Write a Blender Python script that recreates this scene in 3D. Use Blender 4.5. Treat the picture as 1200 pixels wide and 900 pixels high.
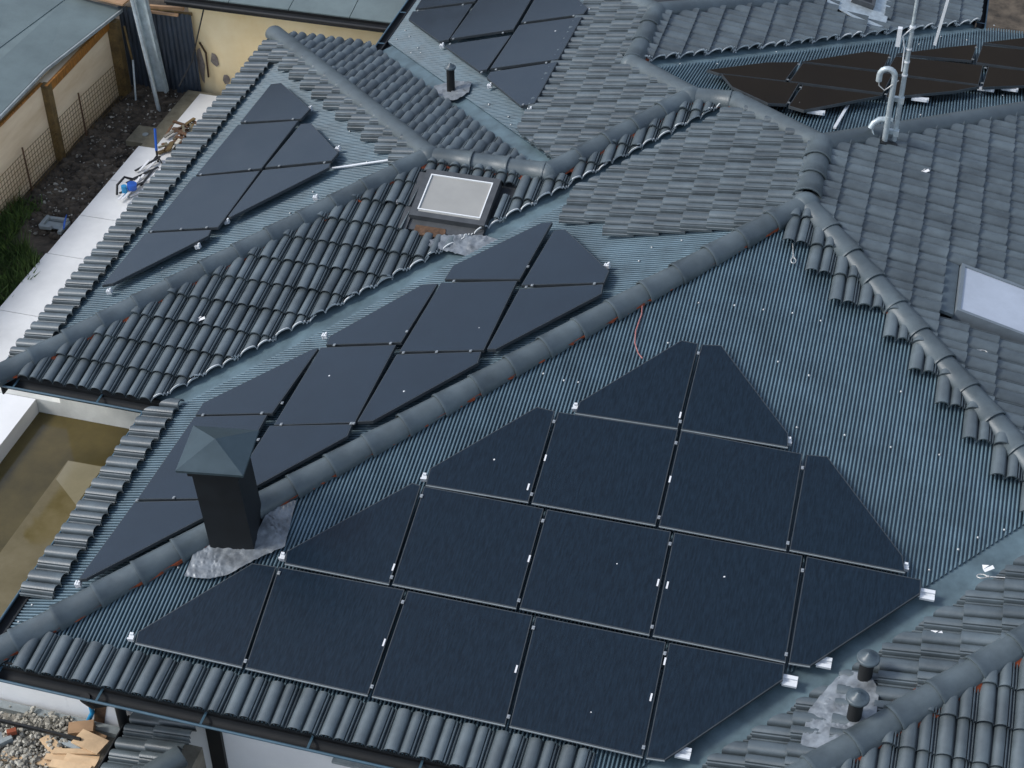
import bpy, bmesh, math, random
from mathutils import Vector, Matrix
random.seed(7)
sc = bpy.context.scene
for o in list(bpy.data.objects): bpy.data.objects.remove(o)

CAM = {'f': 1942.12425, 'yaw': -0.27334, 'pitch': 0.69114, 'roll': 0.00611, 'cx': 7.65821, 'cy': -8.28654, 'cz': 11.75931}
PLANES = {'F0': (0.0, 0.24051, 0.0), 'W0': (0.25944, 0.0, 0.0), 'S2': (0.0, 0.24233, -0.92643), 'W2': (0.26491, 0.0, 0.49967), 'N2': (0.0, -0.23891, 2.97653), 'W3': (0.27334, 0.0, 0.07192), 'N1': (0.0, -0.2463, 3.80903), 'E0': (-0.26503, 0.0, 3.49247), 'E3': (-0.25577, 0.0, 2.17347), 'N3': (0.0, -0.25685, 4.31779), 'W4': (0.25271, 0.0, -1.53134), 'S5': (0.0, 0.2625, 0.24578)}
PANELS = (('front', 'leftmost panel of the bottom row, tapering left', ((1.566, 0.631), (1.544, 0.741), (2.33, 1.641), (2.566, 1.655), (2.621, 0.623))),
 ('front', 'second panel from the left in the bottom row', ((2.59, 1.66), (3.825, 1.683), (3.823, 0.614), (2.655, 0.622))),
 ('front', 'third panel from the left in the bottom row', ((3.859, 1.681), (5.051, 1.685), (5.09, 0.613), (3.863, 0.615))),
 ('front', 'fourth panel from the left in the bottom row', ((5.084, 1.684), (6.284, 1.689), (6.316, 0.597), (5.129, 0.614))),
 ('front', 'rightmost panel of the bottom row, lower right corner cut away', ((6.315, 1.687), (7.345, 1.705), (7.355, 1.557), (6.507, 0.609), (6.347, 0.596))),
 ('front', 'leftmost panel of the second row, right beside the chimney', ((2.633, 1.707), (2.604, 1.832), (3.545, 2.807), (3.635, 2.796), (3.666, 1.712))),
 ('front', 'second panel from the left in the second row', ((3.671, 2.794), (4.865, 2.796), (4.886, 1.728), (3.697, 1.719))),
 ('front', 'third panel from the left in the second row', ((4.899, 2.794), (6.094, 2.805), (6.126, 1.731), (4.917, 1.735))),
 ('front', 'fourth panel from the left in the second row', ((6.127, 2.803), (7.325, 2.812), (7.349, 1.731), (6.158, 1.73))),
 ('front', 'rightmost panel of the second row, tapering along the valley', ((7.364, 2.812), (8.404, 2.795), (8.413, 2.655), (7.566, 1.738), (7.379, 1.729))),
 ('front', 'leftmost panel of the third row, tapering left', ((3.681, 2.816), (3.667, 3.002), (4.5, 3.918), (4.688, 3.905), (4.702, 2.839))),
 ('front', 'second panel from the left in the third row', ((4.724, 3.902), (5.923, 3.935), (5.938, 2.847), (4.736, 2.836))),
 ('front', 'third panel from the left in the third row', ((5.957, 3.933), (7.147, 3.911), (7.17, 2.843), (5.972, 2.844))),
 ('front', 'rightmost panel of the third row, slanting along its upper right', ((7.188, 3.91), (7.382, 3.931), (8.21, 3.005), (8.253, 2.843), (7.2, 2.85))),
 ('front', 'left panel of the top row, peaked like a gable', ((4.892, 3.926), (4.902, 4.065), (5.732, 5.016), (5.91, 5.008), (5.918, 3.955))),
 ('front', 'right panel of the top row, slanting down its right side', ((5.946, 5.004), (6.142, 5.034), (6.973, 4.116), (6.999, 3.96), (5.953, 3.952))),
 ('W', 'topmost panel, touching the valley flashing', ((2.921, 5.956), (2.939, 6.225), (3.758, 7.005), (3.888, 7.006), (3.814, 5.866))),
 ('W', 'panel at the right end, pointing at the ridge tiles', ((3.955, 6.819), (4.079, 6.839), (4.792, 5.928), (4.787, 5.704), (3.865, 5.747))),
 ('W', 'triangular panel below the right end, against the hip', ((3.864, 5.682), (4.785, 5.672), (4.807, 5.497), (3.905, 4.586), (3.811, 4.593))),
 ('W', 'large uncut panel in the upper middle', ((2.901, 5.891), (3.793, 5.835), (3.778, 4.58), (2.834, 4.616))),
 ('W', 'narrow upper of two panels with a slanting edge beside the valley', ((2.684, 5.879), (2.865, 5.878), (2.797, 4.785), (1.922, 4.801), (1.903, 4.959))),
 ('W', 'slanting panel along the hip, below the large upper one', ((2.82, 4.571), (3.759, 4.552), (3.777, 4.362), (2.942, 3.454), (2.779, 3.447))),
 ('W', 'large uncut panel in the centre of its array', ((1.878, 4.758), (2.753, 4.742), (2.755, 3.435), (1.861, 3.429))),
 ('W', 'lower of two panels with a slanting edge beside the valley', ((0.862, 3.638), (0.862, 3.841), (1.787, 4.733), (1.853, 4.744), (1.76, 3.628))),
 ('W', 'slanting panel along the hip, right behind the chimney cowl', ((1.818, 3.416), (2.737, 3.408), (2.751, 3.22), (1.88, 2.286), (1.778, 2.287))),
 ('W', 'uncut panel behind the chimney, beside the eave tiles', ((0.865, 3.609), (1.712, 3.602), (1.753, 2.3), (0.823, 2.298))),
 ('W', 'lowest panel, tapering to a point left of the chimney', ((0.813, 2.26), (1.652, 2.276), (1.741, 2.077), (0.827, 1.17), (0.749, 1.157))),
 ('A2', 'topmost panel, with a pointed upper corner', ((-1.003, 9.338), (-0.988, 10.401), (-0.828, 10.391), (-0.052, 9.514), (-0.083, 9.248))),
 ('A2', 'second panel from the top on the gutter side', ((-1.012, 9.271), (-0.103, 9.207), (-0.133, 8.005), (-1.053, 7.991))),
 ('A2', 'upper panel on the ridge side, its right corner pointed', ((-0.025, 9.102), (0.123, 9.095), (0.835, 8.211), (0.811, 8.03), (-0.091, 8.019))),
 ('A2', 'third panel from the top on the gutter side', ((-1.072, 7.953), (-0.131, 7.943), (-0.136, 6.894), (-0.143, 6.649), (-1.111, 6.684))),
 ('A2', 'narrow lower panel on the ridge side', ((-0.089, 7.956), (0.824, 7.966), (0.84, 7.862), (-0.066, 6.865), (-0.112, 6.89))),
 ('A2', 'lowest panel, tapering to a sharp point', ((-1.129, 6.648), (-0.213, 6.602), (-0.188, 6.469), (-1.029, 5.562), (-1.168, 5.542))),
 ('A3', 'small panel at the lower left corner', ((0.157, 13.194), (1.102, 13.172), (1.084, 12.03), (0.948, 12.014), (0.175, 12.934))),
 ('A3', 'panel at the top left, cut by the picture edge', ((0.171, 13.276), (0.147, 13.986), (1.146, 13.793), (1.118, 13.253))),
 ('A3', 'large top panel, cut by the picture edge', ((1.161, 13.24), (1.175, 14.021), (2.032, 13.894), (2.027, 12.088), (1.103, 12.051))),
 ('A3', 'panel cut slanting above the pipe vent', ((1.123, 11.862), (2.042, 11.902), (1.979, 10.912), (1.877, 10.888), (1.099, 11.816))),
 ('A3', 'top right panel with a pointed right corner', ((2.087, 12.991), (2.092, 13.412), (2.628, 13.049), (3.014, 12.47), (2.983, 12.293), (2.086, 12.284))),
 ('A3', 'large panel on the right, beside the tiles', ((2.083, 12.205), (2.99, 12.212), (2.965, 10.956), (2.023, 10.925))),
 ('A3', 'lowest panel, tapering downward among the tiles', ((2.053, 10.821), (2.972, 10.882), (2.953, 9.75), (2.78, 9.722), (2.054, 10.652))),
 ('N', 'leftmost upper panel, tapering to the left', ((4.979, 10.568), (5.147, 10.478), (5.991, 10.519), (6.059, 11.502), (5.657, 11.29))),
 ('N', 'leftmost lower panel, half hidden by the ridge', ((5.19, 10.456), (6.172, 10.486), (6.131, 9.517), (5.912, 9.447), (5.392, 9.958))),
 ('N', 'topmost sliver left of the curved pipe', ((6.092, 11.552), (6.885, 12.509), (7.186, 12.471), (7.138, 11.589))),
 ('N', 'wide middle panel left of the curved pipe', ((6.106, 11.474), (7.279, 11.49), (7.217, 10.541), (6.042, 10.536))),
 ('N', 'lowest panel left of the curved pipe', ((6.221, 10.428), (7.217, 10.432), (6.354, 9.359), (6.159, 9.456))),
 ('N', 'upper panel right of the antenna mast', ((7.257, 12.413), (8.416, 12.495), (8.373, 11.512), (7.186, 11.525))),
 ('N', 'thin topmost panel right of the antenna mast', ((7.258, 12.556), (7.92, 13.26), (8.321, 13.629), (8.266, 12.697))),
 ('N', 'lower panel right of the antenna mast', ((7.316, 11.414), (8.385, 11.435), (8.094, 11.071), (7.26, 10.356))),
 ('N', 'lower panel at the right edge of the picture', ((8.483, 12.476), (9.225, 12.49), (9.137, 11.859), (8.417, 11.403))),
 ('N', 'middle panel at the right edge of the picture', ((8.391, 13.611), (9.249, 13.659), (9.161, 12.591), (8.323, 12.627))),
 ('N', 'topmost panel at the right edge of the picture', ((8.4, 13.77), (8.968, 14.35), (9.27, 14.625), (9.218, 13.793))))
CLAMPS = {'F0': ((2.616, 1.593),
        (2.634, 0.679),
        (3.85, 1.554),
        (3.837, 0.694),
        (5.092, 1.563),
        (5.1, 0.689),
        (6.3, 1.574),
        (6.306, 0.675),
        (3.67, 1.777),
        (3.681, 2.679),
        (4.891, 1.801),
        (4.892, 2.659),
        (6.134, 1.803),
        (6.114, 2.67),
        (7.344, 1.798),
        (7.349, 2.655),
        (4.714, 2.92),
        (4.713, 3.775),
        (5.953, 2.926),
        (5.938, 3.777),
        (7.173, 2.909),
        (7.172, 3.748),
        (5.928, 4.03),
        (5.935, 4.882)),
 'N1': ((6.071, 11.352),
        (6.02, 10.557),
        (7.184, 12.271),
        (7.171, 11.592),
        (8.31, 13.41),
        (8.275, 12.727),
        (8.448, 12.359),
        (8.413, 11.563),
        (7.3, 11.27),
        (7.253, 10.47),
        (6.212, 10.284),
        (6.149, 9.553)),
 'W0': ((3.051, 5.895),
        (2.894, 4.583),
        (3.268, 4.572),
        (3.645, 4.561),
        (2.031, 4.78),
        (2.688, 4.764),
        (0.962, 3.621),
        (1.647, 3.621),
        (1.949, 3.427),
        (2.728, 3.41),
        (0.837, 2.274),
        (1.234, 2.308),
        (3.937, 5.693),
        (3.997, 5.719),
        (4.691, 5.683),
        (2.756, 3.409),
        (3.849, 6.095),
        (2.804, 4.97),
        (1.79, 3.186),
        (1.815, 3.783)),
 'W2': ((-1.05, 6.66), (-0.642, 6.663), (-0.292, 6.653), (-0.975, 7.982), (-0.294, 7.994), (-0.921, 9.327), (-0.193, 9.251), (0.738, 7.984), (0.114, 8.008)),
 'W3': ((0.245, 13.176),
        (0.959, 13.165),
        (1.166, 12.014),
        (1.903, 11.997),
        (1.163, 11.857),
        (2.16, 12.242),
        (2.858, 12.255),
        (2.127, 10.856),
        (2.821, 10.876),
        (2.809, 9.742),
        (1.93, 10.831))}
STRIPS = {'F0': ((4.736, 3.351),
        (4.659, 2.997),
        (4.87, 2.243),
        (5.966, 3.364),
        (6.179, 2.247),
        (6.09, 2.254),
        (3.807, 1.131),
        (5.046, 1.142),
        (6.27, 1.142),
        (6.315, 1.502),
        (3.653, 1.885),
        (5.911, 4.11))}
SCREWS = {'F0': ((4.434, 4.409),
        (4.66, 4.368),
        (4.809, 4.377),
        (5.795, 5.62),
        (6.166, 5.66),
        (6.469, 5.664),
        (6.768, 5.679),
        (7.066, 5.637),
        (7.056, 4.929),
        (7.041, 4.285),
        (7.507, 4.291),
        (7.973, 4.917),
        (7.959, 4.244),
        (8.422, 4.252),
        (9.094, 3.548),
        (8.866, 3.415),
        (8.704, 3.251),
        (8.471, 2.981),
        (0.491, 0.379),
        (0.637, 0.385),
        (1.6, 1.507),
        (2.051, 1.54),
        (6.728, 5.035),
        (5.591, 5.044)),
 'N1': ((4.549, 11.11),
        (5.012, 11.341),
        (5.153, 12.01),
        (5.673, 12.321),
        (7.533, 13.709),
        (7.822, 14.319),
        (8.186, 14.299),
        (8.566, 15.405),
        (7.715, 10.196),
        (8.695, 11.566)),
 'W0': ((5.109, 6.521), (5.022, 6.263), (5.418, 6.62), (4.076, 7.519), (5.134, 6.912), (0.311, 0.926), (0.288, 0.7)),
 'W2': ((-0.53, 10.554), (0.669, 8.985), (1.211, 8.126), (-0.646, 6.016), (0.728, 7.503), (0.607, 7.038)),
 'W3': ((0.648, 11.965),
        (0.276, 12.572),
        (0.491, 12.006),
        (0.496, 12.926),
        (0.085, 12.542),
        (2.207, 10.117),
        (2.593, 9.694),
        (2.688, 9.475),
        (2.214, 10.092),
        (0.131, 12.805),
        (0.548, 12.149))}
BRACKETS = {'F0': ((1.484, 0.706), (3.627, 2.93), (2.568, 1.801), (4.867, 4.033), (6.994, 4.067), (8.256, 2.931)),
 'W0': ((4.725, 6.109), (2.662, 3.352), (1.111, 6.589), (2.411, 4.653), (1.803, 5.053), (0.735, 1.152)),
 'W2': ((-0.283, 6.341), (0.89, 7.249), (-0.11, 9.623), (-0.127, 6.861), (-1.054, 5.484), (0.742, 8.423)),
 'W3': ((0.997, 11.976), (2.127, 10.521), (3.001, 12.478), (2.898, 9.703))}
PLATES = {'F0': ((8.48, 2.684), (7.417, 1.583), (7.68, 1.825), (6.642, 0.729)), 'N1': ((6.479, 9.528), (7.663, 10.666), (8.459, 11.535), (8.759, 11.681))}
HOOKS = (((6.616, 6.581, 1.614), (6.671, 6.282, 1.573)), ((8.611, 5.665, 1.272), (8.748, 5.679, 1.257)), ((9.132, 2.95, 0.828), (8.899, 2.962, 0.774)))
CABLE = ((5.218, 5.506, 1.355), (5.249, 5.328, 1.312), (5.237, 5.098, 1.257), (5.263, 4.946, 1.22), (5.325, 4.826, 1.191), (5.382, 4.771, 1.178))

# ------------------------------------------------------------------ camera, sky, sun, exposure
def cam_axes():
    cy, sy = math.cos(CAM['yaw']), math.sin(CAM['yaw']); cp, sp = math.cos(CAM['pitch']), math.sin(CAM['pitch'])
    cr, sr = math.cos(CAM['roll']), math.sin(CAM['roll'])
    F = Vector((sy*cp, cy*cp, -sp)); R0 = Vector((cy, -sy, 0)); D0 = F.cross(R0)
    return R0*cr + D0*sr, -R0*sr + D0*cr, F
R, Dn, Fw = cam_axes()
cam = bpy.data.cameras.new("camera"); camo = bpy.data.objects.new("camera", cam); sc.collection.objects.link(camo)
CAMLOC = Vector((CAM['cx'], CAM['cy'], CAM['cz']))
M = Matrix((R, -Dn, -Fw)).transposed().to_4x4(); M.translation = CAMLOC
camo.matrix_world = M
cam.sensor_width = 36; cam.lens = CAM['f']/1200*36; cam.clip_end = 2000; cam.clip_start = .1
sc.camera = camo
SUN_EL, SUN_AZ = 42, -108          # azimuth from +Y toward +X
w = bpy.data.worlds.new("World"); sc.world = w; w.use_nodes = True
nt = w.node_tree; sky = nt.nodes.new('ShaderNodeTexSky'); sky.sky_type = 'NISHITA'; sky.sun_disc = False
sky.sun_elevation = math.radians(SUN_EL); sky.sun_rotation = math.radians(SUN_AZ); sky.air_density = 1.0; sky.dust_density = 1.3
bg = nt.nodes['Background']; bg.inputs[1].default_value = .14
hs = nt.nodes.new('ShaderNodeHueSaturation'); hs.inputs['Saturation'].default_value = .72
nt.links.new(sky.outputs[0], hs.inputs['Color']); nt.links.new(hs.outputs[0], bg.inputs[0])
sd = bpy.data.lights.new("sun", 'SUN'); sd.energy = 1.35; sd.angle = math.radians(14); sd.color = (1, .985, .955)
so = bpy.data.objects.new("sun", sd); sc.collection.objects.link(so)
e, a = math.radians(SUN_EL), math.radians(SUN_AZ)
sdir = Vector((math.sin(a)*math.cos(e), math.cos(a)*math.cos(e), math.sin(e)))
so.rotation_euler = sdir.to_track_quat('Z', 'Y').to_euler(); so.location = (0, 0, 30)
sc.view_settings.view_transform = 'Standard'; sc.view_settings.look = 'None'; sc.view_settings.exposure = 0.62; sc.view_settings.gamma = 1

# ------------------------------------------------------------------ materials
def mat(name, col, rough=.6, amt=.15, scale=6, bump=.1, bscale=60, island=0, metal=0, stretch=None, col2=None, spec=.5, cr=(.35, .65)):
    m = bpy.data.materials.new(name); m.use_nodes = True; n = m.node_tree.nodes; l = m.node_tree.links; p = n['Principled BSDF']
    geo = n.new('ShaderNodeNewGeometry'); src = geo.outputs['Position']
    if stretch:
        mp = n.new('ShaderNodeMapping'); mp.inputs['Scale'].default_value = stretch; l.new(src, mp.inputs[0]); src = mp.outputs[0]
    t = n.new('ShaderNodeTexNoise'); t.inputs['Scale'].default_value = scale; t.inputs['Detail'].default_value = 6; t.inputs['Roughness'].default_value = .65
    l.new(src, t.inputs['Vector'])
    r = n.new('ShaderNodeValToRGB'); r.color_ramp.elements[0].position, r.color_ramp.elements[1].position = cr
    c1 = col2 if col2 else tuple(c*(1+amt) for c in col); c0 = col if col2 else tuple(c*(1-amt) for c in col)
    r.color_ramp.elements[0].color = (*c0, 1); r.color_ramp.elements[1].color = (*c1, 1); l.new(t.outputs['Fac'], r.inputs[0])
    out = r.outputs[0]
    if island:
        h = n.new('ShaderNodeHueSaturation'); mr = n.new('ShaderNodeMapRange'); mr.inputs['To Min'].default_value = 1-island; mr.inputs['To Max'].default_value = 1+island
        oi = n.new('ShaderNodeObjectInfo'); ad = n.new('ShaderNodeMath'); ad.operation = 'ADD'; fr = n.new('ShaderNodeMath'); fr.operation = 'FRACT'
        l.new(oi.outputs['Random'], ad.inputs[0]); l.new(geo.outputs['Random Per Island'], ad.inputs[1]); l.new(ad.outputs[0], fr.inputs[0])
        l.new(fr.outputs[0], mr.inputs['Value']); l.new(mr.outputs[0], h.inputs['Value']); l.new(out, h.inputs['Color']); out = h.outputs[0]
    l.new(out, p.inputs['Base Color'])
    rm = n.new('ShaderNodeMapRange'); rm.inputs['To Min'].default_value = max(.02, rough-.08); rm.inputs['To Max'].default_value = min(1, rough+.08)
    l.new(t.outputs['Fac'], rm.inputs['Value']); l.new(rm.outputs[0], p.inputs['Roughness'])
    p.inputs['Metallic'].default_value = metal; p.inputs['Specular IOR Level'].default_value = spec
    if bump:
        t2 = n.new('ShaderNodeTexNoise'); t2.inputs['Scale'].default_value = bscale; t2.inputs['Detail'].default_value = 4; l.new(src, t2.inputs['Vector'])
        b = n.new('ShaderNodeBump'); b.inputs['Strength'].default_value = bump; b.inputs['Distance'].default_value = .01
        l.new(t2.outputs['Fac'], b.inputs['Height']); l.new(b.outputs[0], p.inputs['Normal'])
    return m
MT = {}
MT['tile'] = mat('tile_anthracite', (.082, .104, .114), .44, .26, 2.5, .16, 70, island=.15, spec=.75)
MT['cap'] = mat('ridge_anthracite', (.080, .102, .112), .44, .22, 2.5, .18, 60, island=.09)
MT['cut'] = mat('cut_tile_edge', (.66, .68, .67), .8, .2, 20)
MT['corr'] = mat('painted_corrugated_sheet', (.118, .180, .214), .36, .2, 3, .05, 40)
MT['flash'] = mat('valley_sheet', (.100, .150, .172), .45, .26, 3, .12, 14)
MT['deck'] = mat('dark_underlay', (.03, .035, .04), .8)
MT['foam'] = mat('orange_ridge_roll', (.20, .038, .010), .85, .5, 12, .3, 50)
MT['gutter'] = mat('gutter_paint', (.007, .009, .011), .75, .1)
MT['rim'] = mat('gutter_rim', (.06, .115, .155), .35, .1)
MT['white'] = mat('white_render', (.84, .84, .83), .8, .04, 2, .05, 60)
MT['greywall'] = mat('greyish_render', (.66, .66, .61), .85, .12, 3, .1, 50)  # greyer copy of the white render, shade put into the colour
MT['paving'] = mat('white_paving', (.70, .70, .68), .75, .08, 1.5, .05, 40)
MT['glassF'] = mat('pv_glass_navy', (.008, .017, .028), .17, .3, 7, .3, 70, stretch=(9, 1.2, 1.2), spec=.28)
MT['glassN'] = mat('pv_glass_dark', (.006, .006, .007), .05, .12, 2, .0, 30, spec=.8)
MT['glassW'] = mat('pv_glass', (.010, .018, .028), .16, .12, 2, .02, 30, spec=.5)
MT['frame'] = mat('panel_frame', (.055, .065, .072), .45, .1, metal=.3)
MT['alu'] = mat('bright_aluminium', (.42, .44, .44), .35, .2, 30, .1, 60, metal=.6)
MT['plate'] = mat('white_metal_plate', (.72, .74, .75), .4, .06, 10)
MT['zinc'] = mat('galvanised_steel', (.46, .52, .54), .42, .18, 12, .1, 60, metal=.35)
MT['lead'] = mat('crumpled_flashing_foil', (.20, .22, .235), .38, .4, 5, .35, 18, metal=.2)
MT['chim'] = mat('black_chimney_metal', (.004, .006, .008), .6, .3, 5, .08, 20)
MT['cowl'] = mat('chimney_cowl_metal', (.055, .082, .094), .33, .1, 5, .04, 20, metal=.3)
MT['hill'] = mat('bare_brown_woodland', (.022, .016, .010), .95, .5, .25, .0, 3, col2=(.050, .038, .024))
MT['vent'] = mat('vent_plastic', (.006, .007, .008), .6)
MT['ventcap'] = mat('vent_cap_grey', (.075, .10, .115), .4, .15, 12)
MT['skyglass'] = mat('skylight_blind_glass', (.34, .335, .31), .4, .08, 1.4, .0)
MT['skyglass2'] = mat('skylight_glass', (.46, .50, .56), .08, .08, 2, .0)
MT['skyframe'] = mat('skylight_frame', (.065, .070, .074), .5, .15, 8)
MT['whitetrim'] = mat('skylight_white_trim', (.78, .79, .78), .5, .03)
MT['pink'] = mat('pink_cable', (.35, .14, .13), .6)
MT['steel'] = mat('steel_rope', (.5, .5, .48), .4, .2, 40, metal=.5)
MT['chan'] = mat('pale_grey_metal', (.36, .42, .43), .6, .2, 8, .1, 40)
MT['blueframe'] = mat('blue_grey_frame', (.17, .20, .22), .4, .1)
MT['trim'] = mat('panel_edge_trim', (.22, .25, .26), .5, .1)  # lighter than the frame: sunlight on its lower side put into colour
MT['paper'] = mat('white_label', (.75, .75, .75), .6, .03)
MT['soil'] = mat('soil', (.030, .024, .017), .95, .5, 3.5, .8, 14, col2=(.12, .095, .068))
MT['site'] = mat('pale_site_ground', (.22, .20, .16), .95, .5, 3.5, .8, 14, col2=(.42, .39, .33))  # ground tone made pale to bounce light up onto the front wall
MT['grass'] = mat('grass', (.035, .075, .014), .8, .5, 8, 0, island=.5, col2=(.085, .14, .028))
MT['yellow'] = mat('yellow_render', (.78, .60, .32), .85, .1, 1.2, .15, 25, col2=(.86, .71, .44))
MT['patch'] = mat('bare_plaster', (.20, .17, .15), .9, .3, 14, .3, 40)
MT['beige'] = mat('beige_render', (.60, .46, .29), .9, .3, 1.0, .15, 25, col2=(.80, .67, .48), stretch=(1, .35, 2.0))
MT['timber'] = mat('orange_timber', (.26, .105, .012), .7, .4, 5, .3, 30, stretch=(6, 6, 1))
MT['dtimber'] = mat('weathered_timber', (.13, .085, .03), .8, .4, 6, .3, 30)
MT['shedroof'] = mat('grey_green_roofing', (.135, .175, .175), .65, .13, 1.6, .15, 30)
MT['black'] = mat('black_paint', (.008, .009, .010), .5, .2)
MT['dkfence'] = mat('dark_corrugated_fence', (.030, .042, .058), .5, .45, 5, .1, 30, stretch=(1, 1, .3))
MT['concrete'] = mat('grey_concrete', (.26, .29, .29), .8, .15, 8, .2, 40)
MT['dconc'] = mat('mossy_concrete', (.16, .145, .10), .9, .25, 7, .2, 40)
MT['mud'] = mat('muddy_water', (.050, .038, .008), .09, .4, 1.1, .03, 3, col2=(.120, .090, .026), cr=(.3, .7))
MT['silt'] = mat('wet_silt', (.11, .085, .030), .09, .2, 2, .03, 3, col2=(.19, .155, .080), cr=(.3, .7))  # lighter tone paints a reflection on the water into the colour
MT['silt2'] = mat('pale_silt', (.24, .21, .13), .12, .1, 2, .03, 8)  # brighter part of the same painted reflection
MT['rubble'] = mat('rubble_mound', (.10, .085, .06), .95, .5, 16, 1, 30, col2=(.26, .23, .17))
MT['stone'] = mat('pale_stones', (.33, .31, .26), .9, .4, 20, island=.5)
MT['ply'] = mat('pale_plywood', (.66, .46, .27), .7, .14, 5, .1, 40, island=.12)
MT['blue'] = mat('blue_plastic', (.01, .09, .42), .4)
MT['cyan'] = mat('cyan_plastic', (.02, .25, .48), .4)
MT['card'] = mat('cardboard', (.36, .22, .12), .8, .15)
MT['scrap'] = mat('scrap_wood', (.10, .055, .03), .9, .4, 20, island=.5)
MT['brick'] = mat('broken_brick', (.28, .07, .03), .9)

# ------------------------------------------------------------------ mesh builder
ORG = {}
class MB:
    def __init__(s): s.v = []; s.f = []; s.m = []; s.sm = []
    def face(s, pts, mi=0, smooth=False):
        b = len(s.v); s.v += [tuple(p) for p in pts]; s.f.append(tuple(range(b, b+len(pts)))); s.m.append(mi); s.sm.append(smooth)
    def grid(s, rows, mi=0, smooth=True, close=False):
        b = len(s.v); n = len(rows[0])
        for r in rows: s.v += [tuple(p) for p in r]
        for i in range(len(rows)-1):
            for j in range(n if close else n-1):
                k = (j+1) % n
                s.f.append((b+i*n+j, b+i*n+k, b+(i+1)*n+k, b+(i+1)*n+j)); s.m.append(mi); s.sm.append(smooth)
    def box(s, c, size, rot=None, mi=0):
        hx, hy, hz = [q/2 for q in size]; c = Vector(c); rot = rot or Matrix.Identity(3)
        P = [c + rot @ Vector((x*hx, y*hy, z*hz)) for x in (-1, 1) for y in (-1, 1) for z in (-1, 1)]
        b = len(s.v); s.v += [tuple(p) for p in P]
        for q in ((0, 1, 3, 2), (4, 6, 7, 5), (0, 4, 5, 1), (2, 3, 7, 6), (0, 2, 6, 4), (1, 5, 7, 3)):
            s.f.append(tuple(b+i for i in q)); s.m.append(mi); s.sm.append(False)
    def prism(s, poly, up, mi=0, mtop=None):
        # poly: list of Vectors (ccw seen from +up), up: Vector thickness
        n = len(poly); b = len(s.v); s.v += [tuple(p) for p in poly] + [tuple(Vector(p)+up) for p in poly]
        s.f.append(tuple(b+n+i for i in range(n))); s.m.append(mi if mtop is None else mtop); s.sm.append(False)
        s.f.append(tuple(b+i for i in reversed(range(n)))); s.m.append(mi); s.sm.append(False)
        for i in range(n):
            j = (i+1) % n; s.f.append((b+i, b+j, b+n+j, b+n+i)); s.m.append(mi); s.sm.append(False)
    def beam(s, A, B, wd, ht, mi=0, up=(0, 0, 1)):
        A, B = Vector(A), Vector(B); d = (B-A).normalized(); u = Vector(up); sd_ = d.cross(u).normalized(); u = sd_.cross(d)
        s.box((A+B)/2, ((B-A).length, wd, ht), Matrix((d, sd_, u)).transposed(), mi)
    def tube(s, pts, r, n=8, mi=0, caps=True):
        pts = [Vector(p) for p in pts]; rows = []; rr = r if isinstance(r, (list, tuple)) else [r]*len(pts)
        ref = None
        for i, p in enumerate(pts):
            d = (pts[min(i+1, len(pts)-1)] - pts[max(i-1, 0)]).normalized()
            if ref is None: ref = d.orthogonal().normalized()
            ref = (ref - d*ref.dot(d)).normalized(); o2 = d.cross(ref)
            rows.append([p + (ref*math.cos(k*2*math.pi/n) + o2*math.sin(k*2*math.pi/n))*rr[i] for k in range(n)])
        s.grid(rows, mi, True, True)
        if caps: s.face(list(reversed(rows[0])), mi); s.face(rows[-1], mi)
    def build(s, name, mats, parent=None, org=None, label=None, cat=None, group=None, kind=None):
        if parent is not None: org = ORG[parent.name]; loc = Vector((0, 0, 0))
        else:
            if org is None:
                xs, ys, zs = zip(*s.v); org = Vector(((min(xs)+max(xs))/2, (min(ys)+max(ys))/2, min(zs)))
            org = Vector(org); loc = org
        me = bpy.data.meshes.new(name); me.from_pydata([tuple(Vector(p)-org) for p in s.v], [], s.f)
        for m in (mats if isinstance(mats, (list, tuple)) else [mats]): me.materials.append(MT[m])
        me.polygons.foreach_set('material_index', s.m); me.polygons.foreach_set('use_smooth', s.sm); me.update()
        o = bpy.data.objects.new(name, me); sc.collection.objects.link(o); o.location = loc
        if parent is not None: o.parent = parent
        ORG[o.name] = org; tag(o, label, cat, group, kind); return o
def tag(o, label=None, cat=None, group=None, kind=None):
    if label: o['label'] = label
    if cat: o['category'] = cat
    if group: o['group'] = group
    if kind: o['kind'] = kind
def thing(name, label, cat, loc, group=None):
    o = bpy.data.objects.new(name, None); sc.collection.objects.link(o); o.location = loc; o.empty_display_size = .2
    ORG[o.name] = Vector(loc); tag(o, label, cat, group); return o

GZ = -2.3      # ground on the left
FZ = -1.2      # raised ground in front of the house
# ------------------------------------------------------------------ ground
g = MB(); S = 600
N_ = 60
rows = []
xs = [-S, -200, -60, -20] + [-12 + i*.35 for i in range(60)] + [20, 60, 200, S]
ys = [-S, -200, -60, -15] + [-4 + i*.45 for i in range(60)] + [40, 80, 200, S]
for y in ys:
    rows.append([(x, y, GZ + (random.uniform(-.03, .03) if -13 < x < 9 and -5 < y < 24 else 0)) for x in xs])
g.grid(rows, 0, True)
g.build('ground', 'soil', kind='structure', org=(0, 0, GZ))

g = MB(); g.box((-.30, -3.6, (GZ+FZ)/2), (4.6, 16.8, FZ-GZ)); g.build('terrace', 'site', kind='structure')
# wooded hillside north of the house (mirrored in the far right panels)
g = MB(); rows = []
for i in range(14):
    f = i/13; rows.append([(x_, 42+f*60, GZ-.5+28*math.sin(f*math.pi/2)+random.uniform(-.9, .9)*f*2) for x_ in range(-160, 200, 9)])
g.grid(rows, 0, True); g.build('hills', 'hill', kind='structure')

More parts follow.
